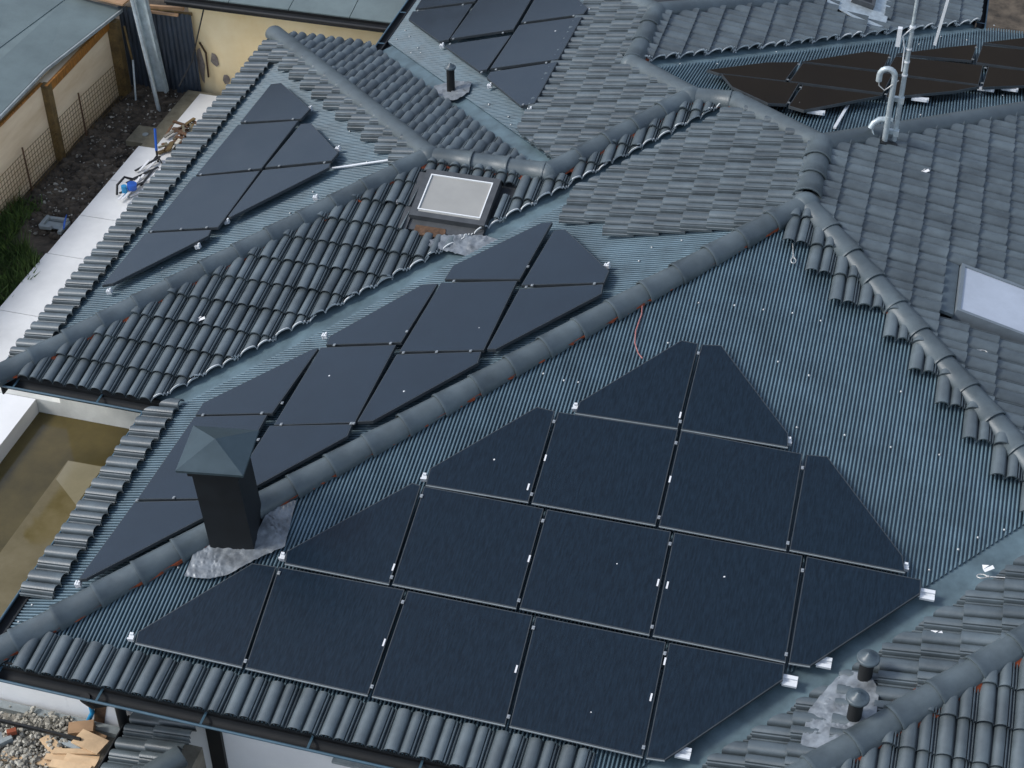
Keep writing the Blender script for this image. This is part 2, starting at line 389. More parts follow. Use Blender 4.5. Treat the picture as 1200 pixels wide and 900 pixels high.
# ------------------------------------------------------------------ house
house = thing('house', 'large house with many hipped slopes under anthracite roof tiles', 'house', (3, 6, GZ))
SG = {'F0': (0, 1), 'W0': (1, 0), 'S2': (0, 1), 'W2': (1, 0), 'N2': (0, -1), 'W3': (1, 0), 'N1': (0, -1), 'E0': (-1, 0), 'E3': (-1, 0), 'N3': (0, -1), 'W4': (1, 0), 'S5': (0, 1)}
EZ = .05
def meet(*pl):
    m = Matrix([(PLANES[p][0], PLANES[p][1], -1) if isinstance(p, str) else (0, 0, -1) for p in pl])
    return m.inverted() @ Vector([-PLANES[p][2] if isinstance(p, str) else -p for p in pl])
def on(pl, x, y, h=0):
    a, b, c = PLANES[pl]; n = Vector((-a, -b, 1)).normalized(); return Vector((x, y, a*x+b*y+c)) + n*h
class Slope:
    def __init__(s, k):
        s.k = k; s.g = Vector(SG[k]); a, b, c = PLANES[k]; s.t = math.hypot(a, b); s.cs = 1/math.hypot(1, s.t); s.sn = s.t*s.cs
        s.u = Vector((s.g.y, -s.g.x)); s.m = (EZ-c)/s.t
        s.n = Vector((-s.g.x*s.sn, -s.g.y*s.sn, s.cs)); s.U = Vector((s.u.x, s.u.y, 0)); s.Sd = Vector((s.g.x*s.cs, s.g.y*s.cs, s.sn))
    def to(s, P): return Vector((Vector((P[0], P[1])).dot(s.u), (Vector((P[0], P[1])).dot(s.g)-s.m)/s.cs))
    def P(s, u, q, h=0):
        xy = s.u*u + s.g*(s.m+q*s.cs); return Vector((xy.x, xy.y, EZ+q*s.sn)) + s.n*h
    def mat(s, u, q, h=0):
        m = Matrix((s.U, s.Sd, s.n)).transposed().to_4x4(); m.translation = s.P(u, q, h); return m
SL = {k: Slope(k) for k in SG}
V = dict(C0=meet('F0', 'W0', EZ), P0=meet('F0', 'W0', 'E0'), P1=meet('W0', 'E0', 'N1'), P5=meet('S2', 'W0', 'N1'), P2=meet('S2', 'W3', 'N1'),
         P4=meet('S2', 'N2', 'W3'), P3=meet('S2', 'N2', 'W2'), B=meet('S2', 'W2', EZ), NW=meet('W2', 'N2', EZ), VL=meet('S2', 'W0', EZ),
         V3=meet('N2', 'W3', EZ), P6=meet('W3', 'N1', 'E3'), P7=meet('W3', 'E3', 'N3'), N3a=meet('W3', 'N3', EZ), N3b=meet('E3', 'N3', EZ),
         V1=meet('E3', 'N1', EZ), V4=meet('F0', 'W4', EZ), PF=meet('F0', 'W4', 'E0'), H1=meet('E0', 'N1', EZ), H4=meet('W4', 'S5', EZ))
def on_line(A, B, x):  # continue the line AB to x
    A, B = Vector(A), Vector(B); return A + (B-A)*((x-A.x)/(B.x-A.x))
H4e = on_line(V['H4'], V['H4']+(meet('W4', 'S5', 1.0)-V['H4']), 12.0)
e0a = V['PF'].copy(); e0b = Vector((V['PF'].x, 10.6, V['PF'].z)); e0c = on_line(V['P1'], V['H1'], e0b.x)
# polygon: list of (point, kind of the edge that starts there)
POLY = {
 'F0': [(V['C0'], 'eave'), (V['V4'], 'valley'), (V['PF'], 'hip'), (V['P0'], 'hip')],
 'W0': [(V['VL'], 'eave'), (V['C0'], 'hip'), (V['P0'], 'hip'), (V['P1'], 'hip'), (V['P5'], 'valley')],
 'S2': [(V['B'], 'eave'), (V['VL'], 'valley'), (V['P5'], 'hip'), (V['P2'], 'hip'), (V['P4'], 'hip'), (V['P3'], 'hip')],
 'W2': [(V['NW'], 'eave'), (V['B'], 'hip'), (V['P3'], 'hip')],
 'N2': [(V['V3'], 'eave'), (V['NW'], 'hip'), (V['P3'], 'hip'), (V['P4'], 'valley')],
 'W3': [(V['N3a'], 'eave'), (V['V3'], 'valley'), (V['P4'], 'hip'), (V['P2'], 'hip'), (V['P6'], 'hip'), (V['P7'], 'hip')],
 'N1': [(V['H1'], 'eave'), (V['V1'], 'valley'), (V['P6'], 'hip'), (V['P2'], 'hip'), (V['P5'], 'hip'), (V['P1'], 'hip')],
 'E0': [(e0a, 'valley'), (e0b, 'edge'), (e0c, 'hip'), (V['P1'], 'hip'), (V['P0'], 'hip')],
 'E3': [(V['V1'], 'eave'), (V['N3b'], 'hip'), (V['P7'], 'hip'), (V['P6'], 'valley')],
 'N3': [(V['N3b'], 'eave'), (V['N3a'], 'hip'), (V['P7'], 'hip')],
 'W4': [(Vector((12, 9, 1)), 'edge'), (Vector((V['PF'].x, 9, V['PF'].z)), 'valley'), (V['PF'], 'valley'), (V['V4'], 'eave'), (V['H4'], 'hip'), (H4e, 'edge')],
 'S5': [(V['H4'], 'eave'), (Vector((12, V['H4'].y, EZ)), 'edge'), (H4e, 'hip')],
}
def uspoly(k, ins):
    s = SL[k]; pts = [s.to(p) for p, _ in POLY[k]]; kinds = [e_ for _, e_ in POLY[k]]; n = len(pts)
    area = sum(pts[i].x*pts[(i+1) % n].y - pts[(i+1) % n].x*pts[i].y for i in range(n)); sgn = 1 if area > 0 else -1
    L = []
    for i in range(n):
        a, b = pts[i], pts[(i+1) % n]; d = (b-a).normalized(); nn = Vector((-d.y, d.x))*sgn; L.append((a+nn*ins.get(kinds[i], 0), d, nn))
    out = []
    for i in range(n):
        (a, d, _), (b, e_, _) = L[i-1], L[i]
        den = d.x*e_.y - d.y*e_.x; q = ((b-a).x*e_.y - (b-a).y*e_.x)/den if abs(den) > 1e-6 else 0
        out.append(a+d*q if abs(den) > 1e-6 else b)
    return out, [(out[i], out[(i+1) % n], L[i][2], kinds[i]) for i in range(n)]
def spans(poly, u):
    ys_ = []
    n = len(poly)
    for i in range(n):
        a, b = poly[i], poly[(i+1) % n]
        if (a.x <= u) != (b.x <= u): ys_.append(a.y+(b.y-a.y)*(u-a.x)/(b.x-a.x))
    ys_.sort(); return [(ys_[i], ys_[i+1]) for i in range(0, len(ys_)-1, 2)]
def inside(poly, p):
    return any(a_ <= p.y <= b_ for a_, b_ in spans(poly, p.x))

slopes = {}
CORR = {'F0': .0752, 'W0': .078, 'W2': .078, 'W3': .078, 'N1': .0752}
for k in SG:
    s = SL[k]; mb = MB()
    if k in CORR:
        poly, _ = uspoly(k, {'valley': {'W0': .25, 'F0': .20, 'W3': .20}.get(k, .17), 'eave': .0, 'hip': 0})
        per = CORR[k]; u0 = min(p.x for p in poly); u1 = max(p.x for p in poly)
        prof = [(0, -.042), (.05, -.004), (.10, 0), (.23, 0), (.28, -.004), (.30, -.040), (.50, -.040), (.54, -.006), (.58, -.002), (.71, -.002), (.76, -.006), (.78, -.042)]
        i0 = math.floor(u0/per); prev = None
        for i in range(i0, math.ceil(u1/per)+1):
            for fu, h in prof:
                u = (i+fu)*per; sp = spans(poly, u)
                if prev and len(sp) == len(prev[1]) and sp:
                    for (a0, a1), (b0, b1) in zip(prev[1], sp):
                        mb.face([s.P(prev[0], a0, prev[2]), s.P(u, b0, h), s.P(u, b1, h), s.P(prev[0], a1, prev[2])], 0)
                prev = (u, sp, h)
        base, _ = uspoly(k, {}); mb.face([s.P(p.x, p.y, -.06) for p in base], 1)
        # corrugated profile sits above a flat dark underlay
        slopes[k] = mb.build('roof_slope', ['corr', 'deck'], house, label='roof slope of painted blue grey corrugated sheet')
    else:
        base, _ = uspoly(k, {}); mb.face([s.P(p.x, p.y, -.03) for p in base], 0)
        slopes[k] = mb.build('roof_slope', ['deck'], house)

# ---- valley flashings
def valley(A, B, ka, kb, wa=.24, wb=.24, ext=.0):
    A, B = Vector(A), Vector(B); d = (B-A); n = 24; rows = []
    dxy = Vector((d.x, d.y)).normalized(); side = Vector((-dxy.y, dxy.x))
    ga = Vector(SG[ka])
    if side.dot(ga) < 0: side = -side
    for i in range(n+1):
        p = A + d*(i/n); row = []
        for off, kk in ((wa, ka), (wa*.5, ka), (.03, ka), (0, None), (.03, kb), (wb*.5, kb), (wb, kb)):
            sg = 1 if kk == ka else -1; q = Vector((p.x, p.y)) + side*(off*sg if kk else 0)
            z = on(kk, q.x, q.y).z if kk else p.z
            row.append((q.x, q.y, z - .026 + random.uniform(-.003, .003)))
        rows.append(row)
    m = MB(); m.grid(rows, 0, True); m.build('valley_flashing', 'flash', house)
valley(V['VL'], V['P5'], 'W0', 'S2', .34, .16)
valley(V['V4'], V['PF'], 'W4', 'F0', .30, .24)
valley(V['V3'], V['P4'], 'W3', 'N2', .30, .24)
valley(V['V1'], V['P6'], 'N1', 'E3', .24, .24)

# ---- tiles
PROF = [(0, -.004), (.02, .012), (.06, .030), (.12, .046), (.20, .056), (.29, .058), (.37, .052), (.42, .038), (.44, .014), (.443, -.012), (.475, -.012), (.479, .004), (.50, .016), (.54, .034), (.60, .048), (.68, .056), (.76, .052), (.80, .042), (.812, .014), (.826, .014), (.84, .038), (.875, .034), (.892, .010), (.895, -.012), (.925, -.012), (.929, .010), (.96, .016), (.983, .008), (.987, -.012), (1, -.012)]
def tile_mesh(W, C, solid):
    me = bpy.data.meshes.new('roof_tile'); n = len(PROF); T = .018; v = []; f = []
    lo, hi = -.035, C+.02
    def hh(q): return .042*(1-q/C)
    for q in (lo, hi): v += [(fu*W, q, h+hh(q)) for fu, h in PROF]
    f += [(i, i+1, n+i+1, n+i) for i in range(n-1)]
    if solid:
        for q in (lo, hi): v += [(fu*W, q, h+hh(q)-T) for fu, h in PROF]
        f += [(2*n+i+1, 2*n+i, 3*n+i, 3*n+i+1) for i in range(n-1)]
        f += [(2*n+i, 2*n+i+1, i+1, i) for i in range(n-1)] + [(n+i, n+i+1, 3*n+i+1, 3*n+i) for i in range(n-1)]
        f += [(0, n, 3*n, 2*n), (n-1, 3*n-1, 4*n-1, 2*n-1)]
    else:
        v += [(fu*W, lo+.004, h+hh(lo)-.015) for fu, h in PROF]
        f += [(2*n+i, 2*n+i+1, i+1, i) for i in range(n-1)]
    me.from_pydata(v, [], f); me.materials.append(MT['tile']); me.materials.append(MT['cut'])
    me.polygons.foreach_set('use_smooth', [True]*len(me.polygons)); me.update(); me.set_sharp_from_angle(angle=math.radians(40))
    return me
DIM = {'F0': (.30, .365), 'W0': (.338, .30), 'S2': (.295, .371), 'W2': (.335, .31), 'N2': (.295, .371), 'W3': (.335, .31), 'N1': (.30, .36), 'E0': (.335, .323), 'E3': (.335, .33), 'N3': (.30, .36), 'W4': (.335, .335), 'S5': (.30, .37)}
OFF = {'F0': (.205, .0), 'W0': (.02, .0), 'S2': (.27, -.0), 'W2': (.1, 0), 'N2': (.05, 0), 'W3': (.05, 0), 'E0': (.05, .13), 'E3': (.0, .0), 'N3': (0, 0), 'W4': (.08, 0), 'S5': (0, 0), 'N1': (0, 0)}
def keep_F0(u, q):
    # one course at the eave, and stepped cut tiles down the right hand hip
    if q < .37 and .40 < u < 6.02: return True
    a_, b_ = SL['F0'].to(V['P0']), SL['F0'].to(V['PF'])
    hx = a_.x + (b_.x-a_.x)*(a_.y-q)/(a_.y-b_.y)
    return .37 < q and hx-.43 < u < hx+.3 and u > 5
def keep_W0(u, q):
    if q < .31: return -3.98 < u < -1.05
    return (u < -7.22 and q > 3.9) or (u < -6.85 and q > 4.5) or False
def keep_W2(u, q):
    if q < .31: return True
    a_, b_ = SL['W2'].to(V['P3']), SL['W2'].to(V['NW'])
    hx = a_.x + (b_.x-a_.x)*(a_.y-q)/(a_.y-b_.y)
    return u < hx+.40
def keep_W3(u, q):
    if u > -9.05: return q > 2.6+(u+9.05)*-.2 and False or q > 2.95
    return q > 3.2
KEEP = {'F0': keep_F0, 'W0': keep_W0, 'W2': keep_W2, 'W3': keep_W3, 'S2': lambda u, q: True, 'N2': lambda u, q: True, 'E0': lambda u, q: True, 'E3': lambda u, q: True, 'W4': lambda u, q: True, 'S5': lambda u, q: True}
def rect_in(k, x0, x1, y0, y1):
    s = SL[k]; P_ = [s.to((x, y)) for x in (x0, x1) for y in (y0, y1)]
    return (min(p.x for p in P_), max(p.x for p in P_), min(p.y for p in P_), max(p.y for p in P_))
HOLES = {'S2': [rect_in('S2', 2.08, 3.10, 6.90, 7.84)], 'E0': [rect_in('E0', 8.20, 9.62, 6.10, 7.06)], 'E3': [rect_in('E3', 6.3, 6.95, 14.15, 15.2)]}
INS = {'S2': .035, 'N2': .10, 'E3': .05, 'W4': .13, 'W3': .17, 'W0': .17, 'E0': .1}
placed = []  # (dist, slope, mesh or None, matrix)
def frustum(p):
    d = p - CAMLOC; z = d.dot(Fw)
    if z <= 0: return False
    x = 600+CAM['f']*d.dot(R)/z; y = 450+CAM['f']*d.dot(Dn)/z
    return -45 < x < 1245 and -45 < y < 945
for k, keep in KEEP.items():
    s = SL[k]; W, C = DIM[k]; ou, os_ = OFF[k]
    poly, edges = uspoly(k, {'valley': INS.get(k, .05), 'hip': .03})
    whole = tile_mesh(W, C, False); solid = tile_mesh(W, C, True)
    us = [p.x for p in poly]; qs = [p.y for p in poly]
    for j in range(0, math.ceil(max(qs)/C)+1):
        for i in range(math.floor((min(us)-ou)/W)-1, math.ceil((max(us)-ou)/W)+1):
            u0, q0 = ou+i*W, os_+j*C - (C if os_ > 0 else 0)
            cu, cq = u0+W/2, q0+C/2
            if k in ('F0',) and q0 > .3: # step tiles: keep test by column
                if not keep(cu, cq): continue
            elif not keep(cu, cq): continue
            if not frustum(s.P(cu, cq)): continue
            cor = [Vector((u0, q0-.035)), Vector((u0+W, q0-.035)), Vector((u0+W, q0+C+.02)), Vector((u0, q0+C+.02))]
            cuts = []
            for a, b, nn, kd in edges:
                if kd == 'eave' or kd == 'edge': continue
                ds = [(c-a).dot(nn) for c in cor]
                if min(ds) < 0 < max(ds):
                    L = (b-a).length; pr = [(c-a).dot((b-a).normalized()) for c in cor]
                    if max(pr) > -.0 and min(pr) < L: cuts.append((a, nn, kd))
            anyin = any(inside(poly, c) for c in cor) or inside(poly, Vector((cu, cq)))
            if not anyin: continue
            skip = False
            for (hx0, hx1, hy0, hy1) in HOLES.get(k, []):
                if u0 < hx1 and u0+W > hx0 and q0 < hy1 and q0+C > hy0:
                    opts = [(hx0-u0, Vector((hx0, 0)), Vector((-1, 0))), (u0+W-hx1, Vector((hx1, 0)), Vector((1, 0))), (hy0-q0, Vector((0, hy0)), Vector((0, -1))), (q0+C-hy1, Vector((0, hy1)), Vector((0, 1)))]
                    b_ = max(opts, key=lambda o_: o_[0])
                    if b_[0] < .03: skip = True
                    else: cuts.append((b_[1], b_[2], 'hole'))
            if skip: continue
            tilt = random.gauss(0, .0032); m4 = s.mat(u0, q0, (.020 if k in CORR else .004) + tilt + random.uniform(0, .003)) @ Matrix.Rotation(random.gauss(0, .009), 4, 'Z')
            if cuts:
                bm = bmesh.new(); bm.from_mesh(solid); ok = True
                for a, nn, kd in cuts:
                    geom = bm.verts[:]+bm.edges[:]+bm.faces[:]
                    jag = random.uniform(-.006, .006)
                    r_ = bmesh.ops.bisect_plane(bm, geom=geom, plane_co=(a.x-u0+nn.x*jag, a.y-q0+nn.y*jag, 0), plane_no=(-nn.x, -nn.y, 0), clear_outer=True)
                    ed = [e_ for e_ in r_['geom_cut'] if isinstance(e_, bmesh.types.BMEdge)]
                    if ed:
                        fl = bmesh.ops.holes_fill(bm, edges=ed)
                        for f_ in fl['faces']:
                            f_.smooth = False
                            if kd == 'valley' and k in ('S2', 'E3'): f_.material_index = 1
                if len(bm.faces) < 4: bm.free(); continue
                area = sum(f_.calc_area() for f_ in bm.faces)
                if area < .006: bm.free(); continue
                me = bpy.data.meshes.new('roof_tile'); bm.to_mesh(me); bm.free()
                me.materials.append(MT['tile']); me.materials.append(MT['cut']); me.set_sharp_from_angle(angle=math.radians(40))
                placed.append(((s.P(cu, cq)-CAMLOC).length + (2.0 if area < .12 else 0), k, me, m4))
            else:
                placed.append(((s.P(cu, cq)-CAMLOC).length, k, whole, m4))
placed.sort(key=lambda a_: a_[0])
print('TILES', len(placed))
HO = Matrix.Translation(-ORG[house.name])
rest = MB()
for idx, (d_, k, me, m4) in enumerate(placed):
    if idx < 296:
        o = bpy.data.objects.new('roof_tile', me); sc.collection.objects.link(o); o.parent = slopes[k]; o.matrix_basis = HO @ m4
    else:
        b = len(rest.v); rest.v += [tuple(m4 @ v_.co) for v_ in me.vertices]
        for p_ in me.polygons:
            rest.f.append(tuple(b+i for i in p_.vertices)); rest.m.append(p_.material_index); rest.sm.append(p_.use_smooth)
ro = rest.build('roof_tile', ['tile', 'cut'], house, kind='stuff')
ro.data.set_sharp_from_angle(angle=math.radians(40))

# ---- pale sawn edges of the tiles along two valleys
def cut_edge(k, i_edge, q0_, q1_):
    s = SL[k]; W, C = DIM[k]; ou, os_ = OFF[k]; _, edges = uspoly(k, {'valley': INS[k], 'hip': .03}); a, b, nn, kd = edges[i_edge]
    L = (b-a).length; n = int(L/.012); pts = []; m = MB()
    for i in range(n+1):
        f = i/n
        if not q0_ <= f <= q1_: continue
        p = a+(b-a)*f; fu = ((p.x-ou)/W) % 1; fq = ((p.y-os_)/C) % 1
        for j in range(len(PROF)-1):
            if PROF[j][0] <= fu <= PROF[j+1][0]:
                t = (fu-PROF[j][0])/(PROF[j+1][0]-PROF[j][0]); h = PROF[j][1]*(1-t)+PROF[j+1][1]*t; break
        h += .042*(1-fq); pts.append((p-nn*.004, h))
    top = [s.P(p.x, p.y, h+.004) for p, h in pts]; bot = [s.P(p.x, p.y, h-.016) for p, h in pts]; inn = [s.P((p+nn*.011).x, (p+nn*.011).y, h+.005) for p, h in pts]
    m.grid([bot, top, inn], 0, False); m.build('cut_tile_edge', 'cut', house, label='pale wavy sawn edge of the tiles along the valley')
cut_edge('S2', 1, .0, 1.0); cut_edge('E3', 3, 0, 1.0)

# ---- ridge tiles
capc = {}
def cap_mesh(L, r0, r1, name='ridge_tile', lip=True):
    n = 12; m = MB(); rows = []
    st = [(0, r0*1.0), (.03, r0), (.034, r0*.965), (L*.5, (r0*.965+r1)/2), (L, r1)] if lip else [(0, r0), (L, r1)]
    for x, r in st:
        rows.append([(x, math.sin(t)*r, math.cos(t)*r*.86) for t in [math.radians(-102+204*i/n) for i in range(n+1)]])
    m.grid(rows, 0, True)
    rin = [(0, math.sin(t)*(r0-.016), math.cos(t)*(r0-.016)*.86) for t in [math.radians(-102+204*i/n) for i in range(n+1)]]
    m.grid([rin, rows[0]], 0, False)
    me = bpy.data.meshes.new(name); me.from_pydata(m.v, [], m.f); me.materials.append(MT['cap']); me.polygons.foreach_set('use_smooth', m.sm); me.update()
    return me
def ridge(A, B, ka, kb, step=.43, r=.14, smooth=False, h=.010, from_=0, to=0):
    """A is the lower (or left) end, B the upper"""
    A, B = Vector(A), Vector(B); d = B-A; L = d.length; d.normalize(); A = A + d*from_; L -= from_+to
    sd_ = Vector((0, 0, 1)).cross(d).normalized(); up = d.cross(sd_)
    rot = Matrix((d, sd_, up)).transposed().to_4x4()
    n = max(1, round(L/step)); st = L/n
    fm = MB()
    for sgn, kk in ((1, None), (-1, None)):
        pass
    nb = max(4, int(L/.05)); rows = {1: [], -1: []}
    dxy = Vector((d.x, d.y)).normalized(); side = Vector((-dxy.y, dxy.x))
    for i in range(nb+1):
        p = A + d*(L*i/nb)
        for sgn in (1, -1):
            kk = ka if side.dot(Vector(SG[ka]))*sgn < 0 else kb
            if abs(side.dot(Vector(SG[ka]))) < .01: kk = ka
            out = r*.95 + random.choice((0, .005, .01, .025, .04) if kk not in CORR else (-.03, -.02, -.01, 0, .008)); row = []
            for o_, hh in ((r*.6, .05), (r*.9, .045), (out, .022)):
                q = Vector((p.x, p.y)) + side*o_*sgn; row.append(on(kk, q.x, q.y, hh))
            rows[sgn].append(row)
    for sgn in (1, -1): fm.grid(rows[sgn], 0, False)
    fm.build('ridge_roll', 'foam', house)
    if smooth:
        m = MB(); rr = []
        N = max(8, int(L/.12))
        for i in range(N+1):
            p = A + d*(L*i/N); wob = 1+random.uniform(-.012, .012)
            rr.append([p + up*(h+math.cos(t)*r*.88*wob) + sd_*math.sin(t)*r*wob for t in [math.radians(-102+17*j) for j in range(13)]])
        m.grid(rr, 0, True); m.face(rr[0], 0); m.build('ridge_capping', 'cap', house, label='seamless rounded ridge capping painted anthracite')
        return
    key = (round(st, 2), r)
    if key not in capc: capc[key] = cap_mesh(st+.05, r*1.09, r*.91)
    for i in range(n):
        o = bpy.data.objects.new('ridge_tile', capc[key]); sc.collection.objects.link(o); o.parent = house
        p = A + d*(st*i) + up*(h+random.uniform(-.003, .004))
        m4 = rot.copy(); m4.translation = p; m4 = m4 @ Matrix.Rotation(random.gauss(0, .010), 4, 'Z') @ Matrix.Rotation(random.gauss(0, .03), 4, 'X')
        o.matrix_basis = HO @ m4
def hub(P, r=.16):
    m = MB(); rows = []; P = Vector(P)
    for i in range(9):
        ph = math.radians(90-i*13); rows.append([(P.x+math.cos(ph)*r*math.cos(t), P.y+math.cos(ph)*r*math.sin(t), P.z+math.sin(ph)*r*.86) for t in [j*math.pi/8 for j in range(16)]])
    m.grid(rows, 0, True, True); m.build('ridge_hub', 'cap', house)
ext = lambda A, B, x: Vector(A) + (Vector(A)-Vector(B)).normalized()*x
ridge(ext(V['C0'], V['P0'], .12), V['P0'], 'F0', 'W0', to=.05)
ridge(ext(V['B'], V['P3'], .10), V['P3'], 'S2', 'W2', to=.05)
ridge(ext(V['NW'], V['P3'], .12), V['P3'], 'N2', 'W2', smooth=True)
ridge(V['P4'], V['P3'], 'S2', 'N2', from_=.05, to=.1)
ridge(V['P4'], V['P2'], 'S2', 'W3', to=.05)
ridge(V['P5'], V['P2'], 'S2', 'N1', from_=.05, to=.05)
ridge(V['P5'], V['P1'], 'W0', 'N1', smooth=True)
ridge(V['P0'], V['P1'], 'W0', 'E0', from_=.1, r=.155)
ridge(e0c, V['P1'], 'E0', 'N1', smooth=True)
ridge(V['PF'], V['P0'], 'F0', 'E0', to=.08)
ridge(V['P6'], V['P2'], 'W3', 'N1', smooth=True)
ridge(V['P6'], V['P7'], 'W3', 'E3', from_=.05)
ridge(V['N3b'], V['P7'], 'E3', 'N3', smooth=True)
ridge(V['N3a'], V['P7'], 'W3', 'N3', smooth=True)
ridge(ext(V['H4'], H4e, .1), H4e, 'W4', 'S5')
for nme in ('P0', 'P1', 'P3', 'P4', 'P2', 'P5', 'P6', 'P7'): hub(V[nme])
for a_, b_ in (('B', 'P3'), ('C0', 'P0')): hub(ext(V[a_], V[b_], .12), .135)

# ---- gutters
def gutter(A, B, out, drop=.055, r=.066):
    A, B = Vector(A), Vector(B); out = Vector(out); d = (B-A).normalized(); L = (B-A).length
    c = out*(r+.005) + Vector((0, 0, -drop))
    m = MB(); n = 8
    for rr, sg in ((r, 1), (r-.008, -1)):
        rows = []
        for p in (A, B): rows.append([p + c + out*(-math.cos(t)*rr) + Vector((0, 0, -math.sin(t)*rr)) for t in [math.pi*i/n for i in range(n+1)]])
        m.grid(rows, 0, True)
    gt = m.build('gutter', 'gutter', house)
    m = MB(); m.tube([A+c+out*r, B+c+out*r], .014, 6); m.build('gutter_rim', 'rim', gt)
    k_ = .3
    while k_ < L:
        p = A + d*k_ + c; m = MB(); m.beam(p-out*(r+.02)+Vector((0, 0, .012)), p+out*(r+.01)+Vector((0, 0, .004)), .022, .006); m.build('gutter_bracket', 'rim', gt)
        k_ += 1.02
    m = MB(); m.box((A+B)/2 + Vector((0, 0, -drop-.03)) - out*.02, (L if abs(d.x) > .5 else .02, .02 if abs(d.x) > .5 else L, .2)); m.build('fascia', 'gutter', house)
c0 = V['C0']; b0 = V['B']; nw = V['NW']
gutter((c0.x-.13, c0.y, EZ), (V['V4'].x-.05, c0.y, EZ), (0, -1, 0))
gutter((c0.x, c0.y-.13, EZ), (c0.x, V['VL'].y-.14, EZ), (-1, 0, 0))
gutter((b0.x-.13, b0.y, EZ), (V['VL'].x-.0, b0.y, EZ), (0, -1, 0))
gutter((b0.x, b0.y-.13, EZ), (b0.x, nw.y+.13, EZ), (-1, 0, 0))
gutter((nw.x-.13, nw.y, EZ), (V['V3'].x-.14, nw.y, EZ), (0, 1, 0))
gutter((V['V3'].x, V['V3'].y-.02, EZ), (V['V3'].x, V['V3'].y+3.4, EZ), (-1, 0, 0))
gutter((V['V1'].x+.0, V['V1'].y-.1, EZ), (V['V1'].x, V['V1'].y+3, EZ), (1, 0, 0))

# ---- walls
def wallbox(x0, x1, y0, y1, z0=GZ, z1=-.04, name='wall', m_='white', parent=house, **kw):
    m = MB(); m.box(((x0+x1)/2, (y0+y1)/2, (z0+z1)/2), (x1-x0, y1-y0, z1-z0)); return m.build(name, m_, parent, **kw)
wallbox(.60, 7.0, .68, .88)
wallbox(-.45, .599, .68, .86, z1=-.62)
wallbox(.8, 1.0, .881, 4.79)
wallbox(-1.60, 1.0, 4.795, 4.98, z1=-.10, m_='greywall', label='greyish rendered wall behind the muddy yard')
wallbox(-2.5, -1.601, 4.795, 4.98, z1=-.98, m_='greywall')
wallbox(-1.2, -1.0, 4.981, 10.9)
wallbox(-1.0, 7.5, 10.9, 11.1)
wallbox(6.9, 7.1, -2, 1.41)
# black downpipe and black recess on the front wall
m = MB(); m.tube([(1.24, .12, -.05), (1.24, .22, -.25), (1.24, .52, -.55), (1.24, .60, -.7), (1.24, .60, GZ)], .05, 10); m.build('downpipe', 'gutter', house)
m = MB(); m.box((2.17, .665, -1.2), (.15, .05, 1.3)); m.build('window_recess', 'black', house)
m = MB(); m.box((3.65, .66, -.90), (.55, .06, .03)); m.build('soffit_vent', 'concrete', house)

# ---- chimney
ch = thing('chimney_anchor', '', '', (2.02, 1.99, .2)); ch.name = 'chimney'; ORG['chimney'] = ORG.pop('chimney_anchor', Vector((2.02, 1.99, .2)))
for k_ in ('label', 'category'):
    if k_ in ch: del ch[k_]
ch.parent = house; ch.location = Vector((2.02, 1.99, .2)) - ORG[house.name]
ang = math.radians(9); RT = Matrix.Rotation(ang, 3, 'Z')
def cp(x, y, z): q = RT @ Vector((x, y, 0)); return Vector((2.02+q.x+(z-.45)*-.07, 1.99+q.y, z))
m = MB(); hw = .215
rows = [[cp(x, y, z) for x, y in ((-hw, -hw), (hw, -hw), (hw, hw), (-hw, hw))] for z in (.1, .52, .525, 1.50)]
m.grid(rows, 0, False, True); m.build('shaft', 'chim', ch)
m = MB(); hw2 = .245
m.grid([[cp(x, y, z) for x, y in ((-hw2, -hw2), (hw2, -hw2), (hw2, hw2), (-hw2, hw2))] for z in (1.40, 1.46)], 0, False, True)
m.face([cp(x, y, 1.46) for x, y in ((-hw2, -hw2), (hw2, -hw2), (hw2, hw2), (-hw2, hw2))]); m.build('collar', 'chim', ch)
m = MB(); q = .315; za, zb, zc = 1.50, 1.525, 1.665
co = [cp(x, y, za) for x, y in ((-q, -q), (q, -q), (q, q), (-q, q))]; cu_ = [cp(x, y, zb) for x, y in ((-q, -q), (q, -q), (q, q), (-q, q))]
m.grid([co, cu_], 0, False, True); m.face(list(reversed(co))); ap = cp(0, 0, zc)
for i in range(4): m.face([cu_[i], cu_[(i+1) % 4], ap])
m.build('cowl', 'cowl', ch)
# crumpled flashing apron
def crumple(poly_xy, k, h=.035, amp=.018, nsub=10, name='flashing', parent=None, mt='lead', thick=.0):
    """triangulated, crumpled foil inside a polygon on slope k"""
    bm = bmesh.new(); vs = [bm.verts.new(on(k, x, y, h)) for x, y in poly_xy]; bm.faces.new(vs)
    bmesh.ops.triangulate(bm, faces=bm.faces[:]); 
    for _ in range(5):
        es = [e_ for e_ in bm.edges if e_.calc_length() > .05]
        if not es: break
        bmesh.ops.subdivide_edges(bm, edges=es, cuts=1)
        bmesh.ops.triangulate(bm, faces=bm.faces[:])
    for v_ in bm.verts: v_.co += SL[k].n*random.uniform(-amp*.4, amp)
    mb_ = MB(); idx = {v_: i for i, v_ in enumerate(bm.verts)}
    mb_.v = [tuple(v_.co) for v_ in bm.verts]; mb_.f = [tuple(idx[v_] for v_ in f_.verts) for f_ in bm.faces]
    if bm.faces and sum(f_.normal.z for f_ in bm.faces) < 0: mb_.f = [tuple(reversed(f_)) for f_ in mb_.f]
    mb_.m = [0]*len(mb_.f); mb_.sm = [True for _ in mb_.f]; bm.free(); return mb_.build(name, mt, parent)
